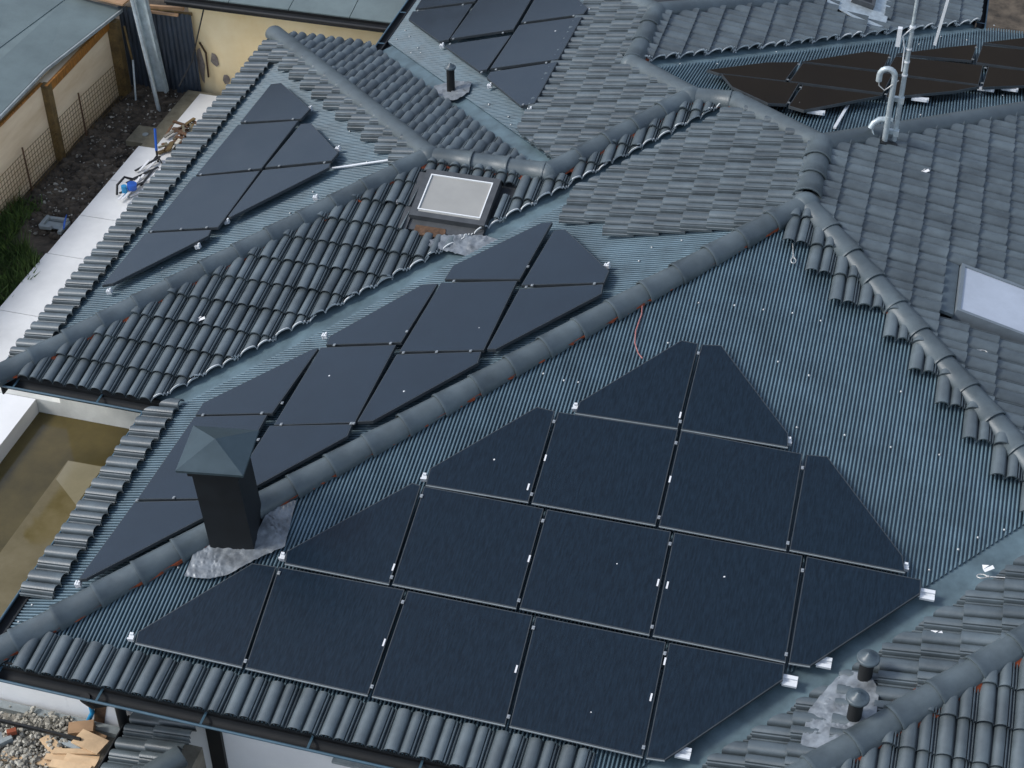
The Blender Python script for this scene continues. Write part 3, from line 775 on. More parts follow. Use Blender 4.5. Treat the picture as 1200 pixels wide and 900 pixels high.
crumple([(1.71, 1.41), (1.94, 1.43), (2.12, 1.52), (2.33, 1.74), (2.54, 1.92), (2.47, 2.43), (2.30, 2.30), (2.24, 2.20), (2.2, 1.9), (1.8, 1.8), (1.70, 1.78)], 'F0', .04, .014, parent=ch)

# ---- skylights
def skylight(k, x0, x1, y0, y1, glass, h=.11, fw=.085, white=True, apron=True, fm='skyframe'):
    s = SL[k]; r_ = rect_in(k, x0, x1, y0, y1); u0, u1, q0, q1 = r_
    sk = thing('skylight', None, None, s.P((u0+u1)/2, (q0+q1)/2)); sk.parent = house; sk.location = s.P((u0+u1)/2, (q0+q1)/2)-ORG[house.name]
    def ring(a0, a1, b0, b1, w_, h0, h1, mt, nm):
        for nm_, (c0_, c1_, d0_, d1_) in (('a', (a0, a1, b0, b0+w_)), ('b', (a0, a1, b1-w_, b1)), ('c', (a0, a0+w_, b0+w_, b1-w_)), ('d', (a1-w_, a1, b0+w_, b1-w_))):
            m_ = MB(); m_.prism([s.P(c0_, d0_, h0), s.P(c1_, d0_, h0), s.P(c1_, d1_, h0), s.P(c0_, d1_, h0)], s.n*(h1-h0)); m_.build(nm, mt, sk)
    ring(u0, u1, q0, q1, fw, -.03, h, fm, 'frame')
    if white: ring(u0+fw, u1-fw, q0+fw+.03, q1-fw, .014, .03, h+.004, 'whitetrim', 'glazing_bead')
    m_ = MB(); g0 = fw+.001; m_.prism([s.P(u0+g0, q0+g0, h-.025), s.P(u1-g0, q0+g0, h-.025), s.P(u1-g0, q1-g0, h-.025), s.P(u0+g0, q1-g0, h-.025)], s.n*.012); m_.build('pane', glass, sk)
    return sk
sk = skylight('S2', 2.11, 3.03, 7.08, 7.82, 'skyglass', fw=.075)
m = MB(); s = SL['S2']
m.prism([s.P(2.13, s.to((0, 6.93)).y, -.02), s.P(3.03, s.to((0, 6.93)).y, -.02), s.P(3.03, s.to((0, 7.099)).y, -.02), s.P(2.13, s.to((0, 7.099)).y, -.02)], s.n*.055)
m.build('apron', 'skyframe', sk)
m = MB(); m.prism([s.P(2.02, s.to((0, 6.90)).y, .03), s.P(2.125, s.to((0, 6.90)).y, .03), s.P(2.125, s.to((0, 7.80)).y, .03), s.P(2.02, s.to((0, 7.80)).y, .03)], s.n*.03); m.build('side_flashing', 'skyframe', sk)
m = MB(); m.prism([s.P(2.22, s.to((0, 6.86)).y, .0), s.P(2.62, s.to((0, 6.86)).y, .0), s.P(2.58, s.to((0, 7.0)).y, .0), s.P(2.22, s.to((0, 7.0)).y, .0)], s.n*.045); m.build('exposed_underlay', 'scrap', sk)
crumple([(2.35, 6.72), (3.2, 6.60), (3.3, 6.95), (3.02, 6.98), (2.6, 6.90)], 'S2', .055, .02, parent=sk)
sk2 = skylight('E0', 8.37, 9.5, 6.15, 7.01, 'skyglass2', h=.12, fw=.04, white=False, fm='blueframe')
s = SL['E0']; r_ = rect_in('E0', 8.22, 8.36, 6.12, 7.03)
m = MB(); m.prism([s.P(r_[0], r_[2], .03), s.P(r_[1], r_[2], .03), s.P(r_[1], r_[3], .03), s.P(r_[0], r_[3], .03)], s.n*.035); m.build('head_flashing', 'ventcap', sk2)
# roof window high on the right with metal surround
s = SL['E3']
sk3 = skylight('E3', 6.45, 6.78, 14.45, 15.1, 'black', h=.14, fw=.05, white=False)
m = MB(); m.prism([on('E3', 6.12, 14.2, .055), on('E3', 6.78, 13.93, .055), on('E3', 7.0, 14.1, .055), on('E3', 7.02, 15.1, .055), on('E3', 6.12, 15.1, .055)], s.n*.012); m.build('surround', 'zinc', sk3)

# ---- vent pipes
def vent(x, y, k, top, r, cap_r, fl=None):
    z0 = on(k, x, y).z; vt = thing('vent_pipe', None, None, (x, y, z0)); vt.parent = house; vt.location = Vector((x, y, z0))-ORG[house.name]
    m_ = MB(); m_.tube([(x, y, z0-.05), (x, y, top-.05)], r, 16); m_.build('pipe', 'vent', vt)
    m_ = MB(); st = [(top-.085, cap_r*.80), (top-.075, cap_r), (top-.055, cap_r), (top-.048, cap_r*.90), (top-.044, cap_r*.62), (top-.034, cap_r*.58), (top-.030, cap_r*.36), (top-.008, cap_r*.24), (top+.002, cap_r*.04)]
    m_.grid([[(x+math.cos(t*math.pi/10)*r_, y+math.sin(t*math.pi/10)*r_, z) for t in range(20)] for z, r_ in st], 0, True, True)
    m_.face([(x+math.cos(-t*math.pi/10)*st[0][1], y+math.sin(-t*math.pi/10)*st[0][1], st[0][0]) for t in range(20)]); m_.build('cap', 'ventcap', vt)
    if fl: crumple(fl, k, .085 if k == 'W4' else .03, .013, parent=vt)
    return vt
v1 = vent(1.53, 10.60, 'W3', .93, .055, .075, [(1.24, 10.8), (1.28, 10.5), (1.46, 10.36), (1.69, 10.27), (1.83, 10.47), (1.78, 10.77), (1.53, 10.85)])
vent(8.0, 1.20, 'W4', .90, .062, .100, [(7.62, .86), (7.64, 1.26), (7.74, 1.47), (7.87, 1.72), (8.10, 1.70), (8.2, 1.5), (8.2, 1.20), (8.08, 1.1), (7.93, .97), (7.79, .84)])
vent(8.04, 1.66, 'W4', .90, .062, .100)

# ---- screws on the sheets
for k, L in SCREWS.items():
    for x, y in L:
        m = MB(); p = on(k, x, y, .002); n_ = SL[k].n
        u_ = SL[k].U; s_ = SL[k].Sd
        rows = [[p + n_*h_ + (u_*math.cos(t*math.pi/4)+s_*math.sin(t*math.pi/4))*r_ for t in range(8)] for h_, r_ in ((0, .014), (.005, .013), (.009, .006), (.012, .001))]
        m.grid(rows, 0, True, True); m.build('screw', 'alu', slopes[k])

# ------------------------------------------------------------------ solar panels
WHERE = {'front': ('front array', 'black solar panels of the large front array', 'F0', 'glassF'), 'W': ('chimney array', 'black solar panels behind the chimney', 'W0', 'glassW'),
 'A2': ('far left array', 'black solar panels of the far left array', 'W2', 'glassW'), 'A3': ('upper middle array', 'black solar panels of the upper middle array', 'W3', 'glassW'), 'N': ('far right array', 'brownish black solar panels of the far right array', 'N1', 'glassN')}
panels = []
for key, desc, poly in PANELS:
    wn, grp, k, gl = WHERE[key]; s = SL[k]
    cx = sum(p[0] for p in poly)/len(poly); cy = sum(p[1] for p in poly)/len(poly)
    P = [on(k, x, y) for x, y in poly]
    ar = sum(poly[i][0]*poly[(i+1) % len(poly)][1]-poly[(i+1) % len(poly)][0]*poly[i][1] for i in range(len(poly)))
    if ar < 0: P.reverse()
    t = thing('solar_panel', '%s; %s' % (desc.replace('panel', 'black solar panel', 1), wn), 'solar panel', on(k, cx, cy, .085), grp)
    hb, ht = .085, .12
    m = MB(); m.prism([p+s.n*hb for p in P], s.n*(ht-hb-.001)); m.build('frame', 'frame', t)
    C_ = on(k, cx, cy)
    ins_ = []
    n = len(P)
    for i in range(n):   # offset each edge inwards by 9 mm
        a, b, c = P[i-1], P[i], P[(i+1) % n]; d1 = (b-a).normalized(); d2 = (c-b).normalized(); n1 = s.n.cross(d1); n2 = s.n.cross(d2)
        den = 1+n1.dot(n2); ins_.append(b + (n1+n2)*(.009/max(den, .35)))
    m = MB(); m.prism([p+s.n*(ht-.012) for p in ins_], s.n*.0125); m.build('glass_sheet', gl, t)
    if key in ('front', 'N'):
        lo = sorted(range(n), key=lambda i: P[i].y+P[(i+1) % n].y + (9 if abs(P[(i+1) % n].y-P[i].y) > .12*abs(P[(i+1) % n].x-P[i].x) else 0))[0]
        a, b = P[lo], P[(lo+1) % n]
        if abs(b.y-a.y) < .2: m = MB(); o_ = s.n*.108 - s.Sd*.006; m.beam(a+o_, b+o_, .010, .014, up=s.n); m.build('edge_trim', 'trim', t)  # added pale strip paints the sunlit lower side of the frame
    panels.append((t, key, C_, k))
def nearest(k, p):
    return min([q for q in panels if q[3] == k], key=lambda q: (q[2]-p).length)[0]
for k, L in CLAMPS.items():
    s = SL[k]
    for x, y in L:
        p = on(k, x, y, .128); rot = Matrix((s.U, s.Sd, s.n)).transposed()
        m = MB(); sz = (.026, .036, .010) if k == 'F0' else (.034, .026, .010)
        m.box(p, sz, rot); m.box(p+s.n*.007, (.011, .011, .008), rot); m.build('clamp', 'alu', nearest(k, p))
for k, L in STRIPS.items():
    s = SL[k]
    for x, y in L:
        p = on(k, x, y, .123); rot = Matrix((s.U, s.Sd, s.n)).transposed(); m = MB(); m.box(p, (.016, .075, .004), rot); m.build('sticker', 'paper', nearest(k, p))
for k, L in BRACKETS.items():
    s = SL[k]
    for x, y in L:
        p = on(k, x, y, .06); rot = Matrix((s.U, s.Sd, s.n)).transposed() @ Matrix.Rotation(random.uniform(-.2, .2), 3, 'Z'); m = MB()
        m.box(p, (.05, .04, .04), rot); m.box(p+s.n*.03+s.Sd*.015, (.034, .022, .024), rot); m.box(p-s.Sd*.03, (.06, .016, .05), rot); m.build('end_bracket', 'plate', nearest(k, p))
for k, L in PLATES.items():
    s = SL[k]
    for x, y in L:
        p = on(k, x, y, .055); m = MB(); rot = Matrix((s.U, s.Sd, s.n)).transposed(); L_ = .13 if k == 'F0' else .19
        for dy, hh in ((-.035, .02), (0, .0), (.035, .02)): m.box(p+s.Sd*dy+s.n*hh*.5, (L_, .034, .012+hh), rot)
        m.box(p-s.U*(L_/2+.01)+s.n*.01, (.025, .05, .05), rot); m.build('mounting_plate', 'plate', nearest(k, p))

# bird droppings and dust specks on the panels
random.seed(3)
for t_, key, c_, k in panels:
    for _ in range(random.choice((0, 0, 0, 1))):
        s = SL[k]; p = c_ + s.U*random.uniform(-.35, .35) + s.Sd*random.uniform(-.3, .3) + s.n*.1215; m = MB(); r_ = random.uniform(.006, .014)
        m.face([p+(s.U*math.cos(a_)+s.Sd*math.sin(a_))*r_*random.uniform(.6, 1.2) for a_ in [i*math.pi/4 for i in range(8)]]); m.build('speck', 'paper', t_)
# ------------------------------------------------------------------ small things on the roof
hl = ['steel rope loop hanging on the corrugated sheet just below the roof apex', 'steel rope loop lying on the tiles left of the right roof window', 'steel rope loop across the valley sheet at the lower right edge']
for (A, B), lb in zip(HOOKS, hl):
    A, B = Vector(A), Vector(B); d = (B-A).normalized(); sd_ = Vector((0, 0, 1)).cross(d).normalized(); m = MB(); r_ = .033
    c = B - d*r_; pts = [A, A*.5+B*.5, c-d*r_*1.6] + [c - d*math.cos(t)*r_*1.3 + sd_*math.sin(t)*r_*.8 for t in [i*math.pi/5 for i in range(1, 10)]] + [c-d*r_*1.6, A*.4+B*.6+Vector((0, 0, .008))]
    m.tube(pts, .0065, 6); m.tube([c-d*r_*2.0, c-d*r_*1.4], .014, 6); m.build('rope_loop', 'steel', label=lb, cat='rope loop', group='steel rope loops on the roof')
m = MB(); m.tube(CABLE, .007, 6); m.build('cable', 'pink', label='pink cable running from the ridge down under the top front panel', cat='cable')
m = MB(); m.beam((6.757, 9.106, 1.60), (6.83, 10.13, 1.35), .035, .02); m.build('mounting_rail', 'plate', label='short white rail on the corrugated sheet below the far right array', cat='rail')
m = MB(); m.beam(on('W2', .80, 8.0, .03), on('W2', 1.52, 8.07, .03), .03, .012); m.build('mounting_rail', 'plate', label='thin pale rail on the sheet just left of the square skylight', cat='rail')
# antenna mast and goosenecks
base = on('E0', 7.40, 8.95, .03)
am = thing('antenna_mast', 'galvanised antenna mast rising beside the ridge at the upper right', 'antenna mast', base)
bx, by, bz = 7.46, 9.0, base.z
m = MB(); m.tube([(bx, by, bz+.02), (bx, by, 2.25), (bx, by, 3.0)], [.030, .030, .026], 12); m.tube([(bx, by, 3.0), (bx, by, 3.95)], .020, 10); m.build('pole', 'zinc', am)
for z in (2.45, 2.62, 2.78, 3.05): m = MB(); m.tube([(bx, by, z), (bx, by, z+.02)], .034, 12); m.build('hose_clamp', 'plate', am)
for z in (1.72, 2.15): m = MB(); m.box((bx-.05, by-.01, z), (.13, .05, .05)); m.box((bx+.01, by-.03, z), (.06, .06, .07)); m.build('bracket', 'zinc', am)
m = MB(); m.box((bx-.13, by-.02, 2.93), (.05, .06, .22)); m.build('radio_box', 'plate', am)
m = MB(); m.tube([(bx-.04, by, 2.5), (bx-.05, by-.03, 2.8), (bx-.09, by-.03, 2.95), (bx, by-.02, 3.06)], .008, 6); m.build('cable', 'plate', am)
m = MB(); m.tube([(bx, by, 3.52), (bx+.30, by-.02, 3.50)], .010, 6); m.box((bx+.30, by-.03, 3.2), (.03, .03, .62), Matrix.Rotation(.10, 3, 'Y')); m.build('antenna_element', 'plate', am)
gx, gy = 7.355, 8.93
m = MB(); pts = [(gx, gy, bz-.02), (gx, gy, 2.0), (gx, gy, 2.46)] + [(gx-.085+.085*math.cos(t), gy, 2.46+.085*math.sin(t)) for t in [i*math.pi/8 for i in range(1, 9)]] + [(gx-.17, gy, 2.38)]
m.tube(pts, .034, 12, caps=True); m.tube([(gx, gy, bz+.35), (gx, gy, 1.95)], .037, 12)
gq = m.build('gooseneck_pipe', 'zinc', label='grey cable pipe bent like a walking stick beside the antenna mast', cat='pipe')
m = MB(); m.tube([(gx-.17, gy, 2.40), (gx-.16, gy-.01, 2.33), (gx-.09, gy-.02, 2.28), (gx-.02, gy-.03, 2.36), (gx+.05, gy, 2.42)], .008, 6); m.build('cable', 'steel', gq)
m = MB(); e1 = Vector((7.34, 9.0, 1.86)); m.tube([e1+Vector((.06, .02, -.02)), e1, e1+Vector((-.08, -.02, .0)), e1+Vector((-.14, -.05, -.04)), e1+Vector((-.165, -.07, -.10))], .036, 12)
m.tube([e1+Vector((-.15, -.06, -.10)), e1+Vector((-.1, -.10, -.22)), e1+Vector((-.02, -.12, -.36))], .010, 6); m.build('elbow_pipe', 'zinc', label='short bent grey pipe lying on the ridge left of the mast foot', cat='pipe')
m = MB(); m.box((7.40, 8.90, bz+.02), (.20, .12, .07), Matrix.Rotation(.25, 3, 'Y')); m.build('flashing', 'black', am)
# paper scraps
for (k, x, y, h), lb in zip([('E0', 7.85, 8.6, .07), ('S2', .25, 5.15, .07), ('W4', 8.62, 2.20, .07), ('W4', 9.0, 3.05, .06), ('S2', 1.94, 7.28, .07)],
    ['small white scrap on the rear right tiles below the mast', 'white scrap on the tiles in the middle of the left tiled slope', 'small white scrap at the valley edge above the two vents', 'white scrap at the valley edge near the right picture border', 'tiny white scrap on the tiles left of the square skylight']):
    m = MB(); p = on(k, x, y, h); m.face([p+Vector((-.05, -.02, 0)), p+Vector((-.03, -.05, .0)), p+Vector((.05, .0, .02)), p+Vector((.03, .03, .03))]); m.face([p+Vector((-.05, -.02, .001)), p+Vector((.0, .02, .03)), p+Vector((-.06, .04, .0))])
    m.build('paper_scrap', 'paper', label=lb, cat='scrap', group='white scraps on the roof tiles')

# ------------------------------------------------------------------ lower entrance roof at the bottom left
er = thing('porch_roof', 'low tiled porch roof below the front gutter at the bottom left', 'porch roof', (1.9, .3, -1.2))
ez, ex, tt = -.90, 1.41, .26; W, C = .31, .33; tm = tile_mesh(W, C, False)
cs = 1/math.hypot(1, tt); sn = tt*cs; Um = Vector((0, -1, 0)); Sm = Vector((cs, 0, sn)); Nm = Vector((-sn, 0, cs))
m = MB(); m.face([(ex, .67, ez-.02), (ex, -1.6, ez-.02), (2.02, -1.6, ez-.02+tt*(2.02-ex)), (2.02, .67, ez-.02+tt*(2.02-ex))]); dk = m.build('roof_slope', 'deck', er)
for j in range(2):
    for i in range(7):
        u0 = -.665+i*W; q0 = j*C
        p = Vector((ex, 0, ez)) + Um*u0 + Sm*q0
        if p.y - (2.0-p.x)*0 < -1.2: continue
        m4 = Matrix((Um, Sm, Nm)).transposed().to_4x4(); m4.translation = p + Nm*random.uniform(0, .004) - ORG[er.name]
        o = bpy.data.objects.new('roof_tile', tm); sc.collection.objects.link(o); o.parent = dk; o.matrix_basis = m4
m = MB(); A_ = Vector((ex-.075, .67, ez-.05)); B_ = Vector((ex-.075, -1.6, ez-.05))
m.grid([[p+Vector((-math.cos(t)*.066, 0, -math.sin(t)*.066)) for t in [math.pi*i/8 for i in range(9)]] for p in (A_, B_)], 0, True)
m.tube([A_+Vector((-.066, 0, 0)), B_+Vector((-.066, 0, 0))], .012, 6); m.box((ex-.0, -.47, ez-.16), (.03, 2.26, .24)); m.build('gutter', 'gutter', er)
m = MB()
m.tube([(2.06, .22, ez+.17), (1.9, .02, ez+.13), (1.6, -.4, ez+.06)], [.11, .12, .12], 12); m.build('ridge_tile', 'cap', er)

# ------------------------------------------------------------------ yard, walkway and terrain to the left
def sheet(name, pts, z, m_, th=.0, **kw):
    m = MB()
    ar = sum(pts[i][0]*pts[(i+1) % len(pts)][1]-pts[(i+1) % len(pts)][0]*pts[i][1] for i in range(len(pts)))
    if ar < 0: pts = pts[::-1]
    if th: m.prism([Vector((x, y, z-th)) for x, y in pts], Vector((0, 0, th)))
    else: m.face([(x, y, z) for x, y in pts])
    return m.build(name, m_, **kw)
sheet('muddy_water', [(-1.93, .87), (.8, .87), (.8, 4.79), (-1.93, 4.79)], FZ+.012, 'mud', kind='structure')
sheet('yard_floor', [(-1.18, 4.09), (-.69, 4.10), (-.60, 1.5), (-1.2, 1.5), (-1.2, 2.52)], FZ+.016, 'silt', kind='structure')  # thin sheet on the water, coloured as a painted reflection
sheet('yard_floor', [(-1.17, 4.08), (-.73, 4.09), (-.74, 3.43), (-1.16, 3.76)], FZ+.020, 'silt2', kind='structure')  # brightest area of the reflection, painted as a second sheet
yw = MB(); yw.box((-2.25, 2.85, FZ+.02), (.66, 3.87, .40)); yw.build('yard_wall', 'white', label='white yard wall beside the muddy water at the left edge', cat='wall')
# walkway slabs
WX0 = -4.22
pv = MB(); pv.box(((WX0-1.6)/2, 10.3, GZ+.04), (-1.6-WX0, 7.4, .16)); pav = pv.build('walkway', 'dconc', kind='structure')
yy = 6.15
joints = [6.15, 7.6, 9.02, 10.05, 11.06, 12.10]
for i in range(len(joints)-1):
    m = MB(); x0 = WX0 - (.02 if i == 1 else .0); m.box(((x0-1.6)/2, (joints[i]+joints[i+1])/2, GZ+.135), (-1.6-x0, joints[i+1]-joints[i]-.012, .035)); m.build('paving_slab', 'paving', pav)
m = MB(); m.box(((-3.95-1.6)/2, 13.0, GZ+.135), (2.35, 1.77, .035)); m.build('paving_slab', 'paving', pav)
# manhole cover
mh = thing('manhole_cover', 'square concrete manhole cover in the soil beside the white walkway', 'manhole cover', (-4.28, 12.5, GZ))
m = MB(); m.box((-4.30, 12.50, GZ+.06), (.46, .50, .10)); m.build('slab', 'dconc', mh); m = MB(); m.tube([(-4.30, 12.5, GZ+.11), (-4.30, 12.5, GZ+.125)], .05, 10); m.build('handle', 'concrete', mh)
# broken frame and blue brush
fr = thing('broken_frame', 'pale broken window frame lying in the grass edge by the walkway', 'frame', (-4.5, 9.72, GZ))
for A_, B_ in (((-4.72, 9.72), (-4.70, 9.96)), ((-4.70, 9.96), (-4.36, 9.93)), ((-4.36, 9.93), (-4.34, 9.60)), ((-4.72, 9.72), (-4.52, 9.70))):
    m = MB(); m.beam((A_[0], A_[1], GZ+.07), (B_[0], B_[1], GZ+.10), .06, .05); m.build('rail', 'concrete', fr)
m = MB(); m.box((-4.55, 9.82, GZ+.06), (.26, .16, .015)); m.build('pane', 'concrete', fr)
m = MB(); m.tube([(-4.40, 9.98, GZ+.17), (-4.33, 9.78, GZ+.18), (-4.26, 9.62, GZ+.18)], [.008, .018, .012], 8); m.build('marker_stick', 'blue', label='short blue stick lying across the walkway edge near the grass', cat='stick')
# blue tool standing on the walkway
bt = thing('blue_torch', 'blue handled tool on black legs standing on the walkway', 'tool', (-3.72, 11.75, GZ+.15))
m = MB(); m.tube([(-3.74, 11.78, GZ+.33), (-3.80, 11.95, GZ+.62)], .022, 8); m.build('handle', 'blue', bt)
m = MB(); m.tube([(-3.72, 11.74, GZ+.15), (-3.74, 11.78, GZ+.33)], .018, 8); m.tube([(-3.80, 11.66, GZ+.16), (-3.73, 11.76, GZ+.26)], .012, 6); m.tube([(-3.60, 11.66, GZ+.16), (-3.73, 11.76, GZ+.26)], .012, 6); m.build('leg', 'black', bt)
# bucket and blue cap further down
bk = thing('glue_bottle', 'cyan bottle with a blue lid standing on the walkway by the gutter', 'bottle', (-3.42, 10.35, GZ+.15))
m = MB(); m.tube([(-3.78, 10.70, GZ+.15), (-3.78, 10.70, GZ+.34)], .045, 12); m.build('body', 'cyan', bk)
m = MB(); m.tube([(-3.68, 10.76, GZ+.27), (-3.67, 10.76, GZ+.36)], .075, 12); m.build('lid', 'blue', bk)
m = MB(); m.tube([(-3.90, 10.66, GZ+.18), (-3.92, 10.75, GZ+.30), (-3.86, 10.90, GZ+.36), (-3.76, 10.96, GZ+.3)], .02, 6); m.build('strap', 'black', bk)
# scraps on the walkway: plastic strips and wood offcuts
random.seed(11)
st = thing('plastic_strips', 'heap of white plastic strips on the walkway beside the gutter', 'strips', (-3.6, 11.1, GZ+.15))
for i in range(22):
    x = -3.72+random.uniform(-.10, .32); y = 10.85+random.uniform(-.25, .75); a_ = 1.25+random.uniform(-.35, .35); L_ = random.uniform(.25, .6)
    m = MB(); z = GZ+.17+random.uniform(0, .08); m.beam((x-math.cos(a_)*L_/2, y-math.sin(a_)*L_/2, z), (x+math.cos(a_)*L_/2, y+math.sin(a_)*L_/2, z+random.uniform(0, .05)), .035, .012); m.build('strip', 'paper' if i % 4 else 'black', st)
hp = thing('offcut_heap', 'heap of broken wood and tile offcuts on the walkway under the eave', 'rubble heap', (-3.6, 12.4, GZ+.15))
for i in range(46):
    x = -3.72+random.uniform(-.18, .45); y = 12.42+random.uniform(-.42, .42); a_ = random.uniform(0, 3.14); L_ = random.uniform(.08, .30)
    m = MB(); z = GZ+.17+random.uniform(0, .10); m.beam((x-math.cos(a_)*L_/2, y-math.sin(a_)*L_/2, z), (x+math.cos(a_)*L_/2, y+math.sin(a_)*L_/2, z+random.uniform(-.02, .06)), random.uniform(.03, .07), random.uniform(.01, .03)); m.build('offcut', random.choice(['scrap', 'scrap', 'dconc', 'stone', 'scrap', 'dconc', 'paper', 'dtimber']), hp)
# pebbles and clods on the soil
pb = MB()
def rock(mb_, x, y, z, r_):
    pts = []
    for i in range(3):
        ph = (i+.5)/3*math.pi; pts.append([(x+math.sin(ph)*math.cos(t)*r_*random.uniform(.7, 1.3), y+math.sin(ph)*math.sin(t)*r_*random.uniform(.7, 1.3), z+math.cos(ph)*r_*.7) for t in [j*math.pi*2/5 for j in range(5)]])
    mb_.grid(pts, 0, False, True); mb_.face(list(reversed(pts[0]))); 
for i in range(520):
    x = random.uniform(-5.2, -4.1); y = random.uniform(9.6, 14.0); rock(pb, x, y, GZ+.02, random.choice((.01, .012, .015, .02, .032)))
pb.build('pebbles', 'stone', kind='stuff', label='pale pebbles scattered over the dark soil', cat='pebbles')
cl = MB()
for i in range(900):
    x = random.uniform(-5.3, -4.1); y = random.uniform(9.6, 14.1); rock(cl, x, y, GZ+.0, random.uniform(.03, .10))
cl.build('soil_clods', 'soil', kind='stuff', label='dark soil clods between the shed and the walkway', cat='soil')
# grass
gr = MB(); random.seed(5)
for i in range(15000):
    x = random.uniform(-6.3, -4.24); y = random.uniform(6.0, 10.3)
    if y > 9.2+ (x+5.4)*-.1 + math.sin(x*9)*.12 and x > -5.0: continue
    if math.sin(x*5.1+1)*math.sin(y*4.3) < -.72: continue
    h_ = random.uniform(.06, .22)*(1.3+.5*math.sin(x*7)*math.sin(y*6)); a_ = random.uniform(0, 6.28); lx, ly = random.gauss(0, .08), random.gauss(0, .08); w_ = .008
    dx, dy = math.cos(a_)*w_, math.sin(a_)*w_
    gr.face([(x-dx, y-dy, GZ), (x+dx, y+dy, GZ), (x+dx*.7+lx*.5, y+dy*.7+ly*.5, GZ+h_*.6), (x+lx, y+ly, GZ+h_)])
gr.build('grass', 'grass', kind='stuff', label='rough green grass at the left edge beside the walkway', cat='grass')
# ---- shed on the left
sh = thing('shed', 'rendered shed with grey sheet roof at the upper left corner', 'shed', (-6.5, 11, GZ))
wallbox(-5.62, -5.44, 6.0, 11.66, GZ, -.98, 'wall', 'beige', sh); wallbox(-5.56, -5.38, 11.661, 13.80, GZ, -.98, 'wall', 'beige', sh)
wallbox(-9.0, -5.45, 13.62, 13.8, GZ, -.95, 'wall', 'beige', sh)
wallbox(-5.46, -5.33, 11.58, 11.72, GZ, -.97, 'post', 'dtimber', sh); wallbox(-5.40, -5.20, 13.72, 13.86, GZ, -.93, 'post', 'dtimber', sh)
m = MB(); m.beam((-5.47, 6, -1.03), (-5.47, 11.66, -1.03), .05, .16); m.build('fascia_board', 'timber', sh); m = MB(); m.beam((-5.36, 11.6, -1.03), (-5.36, 13.85, -.99), .05, .14); m.build('fascia_board', 'timber', sh)
# roof as three sheets side by side, lapped
xs_ = [0, .9, 1.85, 2.8, 4.2]
for i in range(4):
    a0, a1 = xs_[i], xs_[i+1]; sl_ = .12; z0 = -.87+a0*sl_+.012*(1 if i else 0)*i; m = MB()
    A0 = Vector((-5.43, 6.0, 0)); A1 = Vector((-5.53, 11.88, 0)); A2_ = Vector((-5.26, 14.08, 0))
    P_ = [Vector((q.x-a0 - (.0), q.y, z0)) for q in (A0, A1, A2_)] + [Vector((q.x-a1, q.y, z0+(a1-a0)*sl_)) for q in (A2_, A1, A0)]
    m.prism(P_, Vector((0, 0, .022))); m.build('roof_sheet', 'shedroof', sh)
m = MB(); m.beam((-5.40, 6.0, -.868), (-5.50, 11.88, -.868), .03, .05); m.beam((-5.50, 11.88, -.868), (-5.23, 14.08, -.868), .03, .05); m.build('drip_edge', 'concrete', sh)
m = MB(); m.beam((-7.4, 14.25, -.58), (-5.12, 14.02, -.70), .22, .03); m.beam((-4.95, 14.12, -.78), (-4.15, 14.12, -.74), .05, .05); m.beam((-4.95, 14.0, -.80), (-4.2, 14.0, -.80), .04, .04); m.build('loose_board', 'card', label='weathered boards laid over the gap behind the shed roof', cat='board')
# wire mesh fence in front of the shed wall
mf = thing('wire_fence', 'low wire mesh fence running in front of the beige shed wall', 'fence', (-5.3, 10.5, GZ))
pts = [(-5.36, 7.0), (-5.37, 9.0), (-5.36, 10.62), (-5.30, 12.35), (-5.22, 13.75)]
for x, y in pts[1:-1]: m = MB(); m.tube([(x+.02, y, GZ), (x+.0, y+.02, GZ+.80)], .014, 6); m.build('post', 'scrap', mf)
wm = MB()
for i in range(len(pts)-1):
    (x0, y0), (x1, y1) = pts[i], pts[i+1]; n = int((y1-y0)/.075)
    for j in range(9): z = GZ+.05+j*.082; wm.beam((x0, y0, z), (x1, y1, z), .006, .006)
    for j in range(n): f = j/n; x, y = x0+(x1-x0)*f, y0+(y1-y0)*f; wm.beam((x, y, GZ), (x, y, GZ+.72), .005, .005, up=(1, 0, 0))
wm.build('wire_mesh', 'dtimber', mf)
# dark corrugated fence
cf = thing('corrugated_fence', 'dark blue corrugated sheet fence between shed and yellow house', 'fence', (-4.7, 14.05, GZ))
for a0, a1 in ((-5.32, -4.78), (-4.76, -4.0)):
    m = MB(); rows = [[], []]; n = int((a1-a0)/.018)
    for i in range(n+1):
        x = a0+(a1-a0)*i/n; y = 14.06+.018*math.sin(x*2*math.pi/.085); rows[0].append((x, y, GZ)); rows[1].append((x, y, -.80))
    m.grid(rows, 0, True); m.build('sheet', 'dkfence', cf)
m = MB(); m.beam((-5.3, 14.09, -.84), (-4.0, 14.09, -.80), .03, .05); m.build('top_rail', 'dtimber', cf)
m = MB(); m.beam((-4.63, 13.86, GZ+.12), (-4.86, 13.92, .42), .24, .05, up=(0, 1, 0)); m.beam((-4.72, 13.83, GZ+.12), (-4.95, 13.89, .42), .05, .09, up=(0, 1, 0)); m.beam((-4.54, 13.83, GZ+.12), (-4.77, 13.89, .42), .04, .07, up=(0, 1, 0))
m.build('leaning_channel', 'chan', label='wide grey metal channel leaning upright against the dark fence', cat='metal channel')
m = MB(); m.tube([(-4.50, 13.42, GZ), (-4.86, 13.64, .45)], .035, 10); m.build('leaning_pole', 'zinc', label='round grey pole leaning in front of the wide metal channel', cat='pole')
m = MB(); m.tube([(-4.98, 13.55, GZ), (-5.02, 13.75, -1.6)], .018, 8); m.build('thin_rod', 'zinc', label='thin grey rod leaning in the dark corner by the shed', cat='rod')
m = MB(); m.tube([(-5.06, 13.80, -1.62), (-5.14, 13.86, -1.05)], .02, 8); m.build('thin_rod', 'dtimber', label='thin brown stick leaning in the dark corner by the shed', cat='stick')
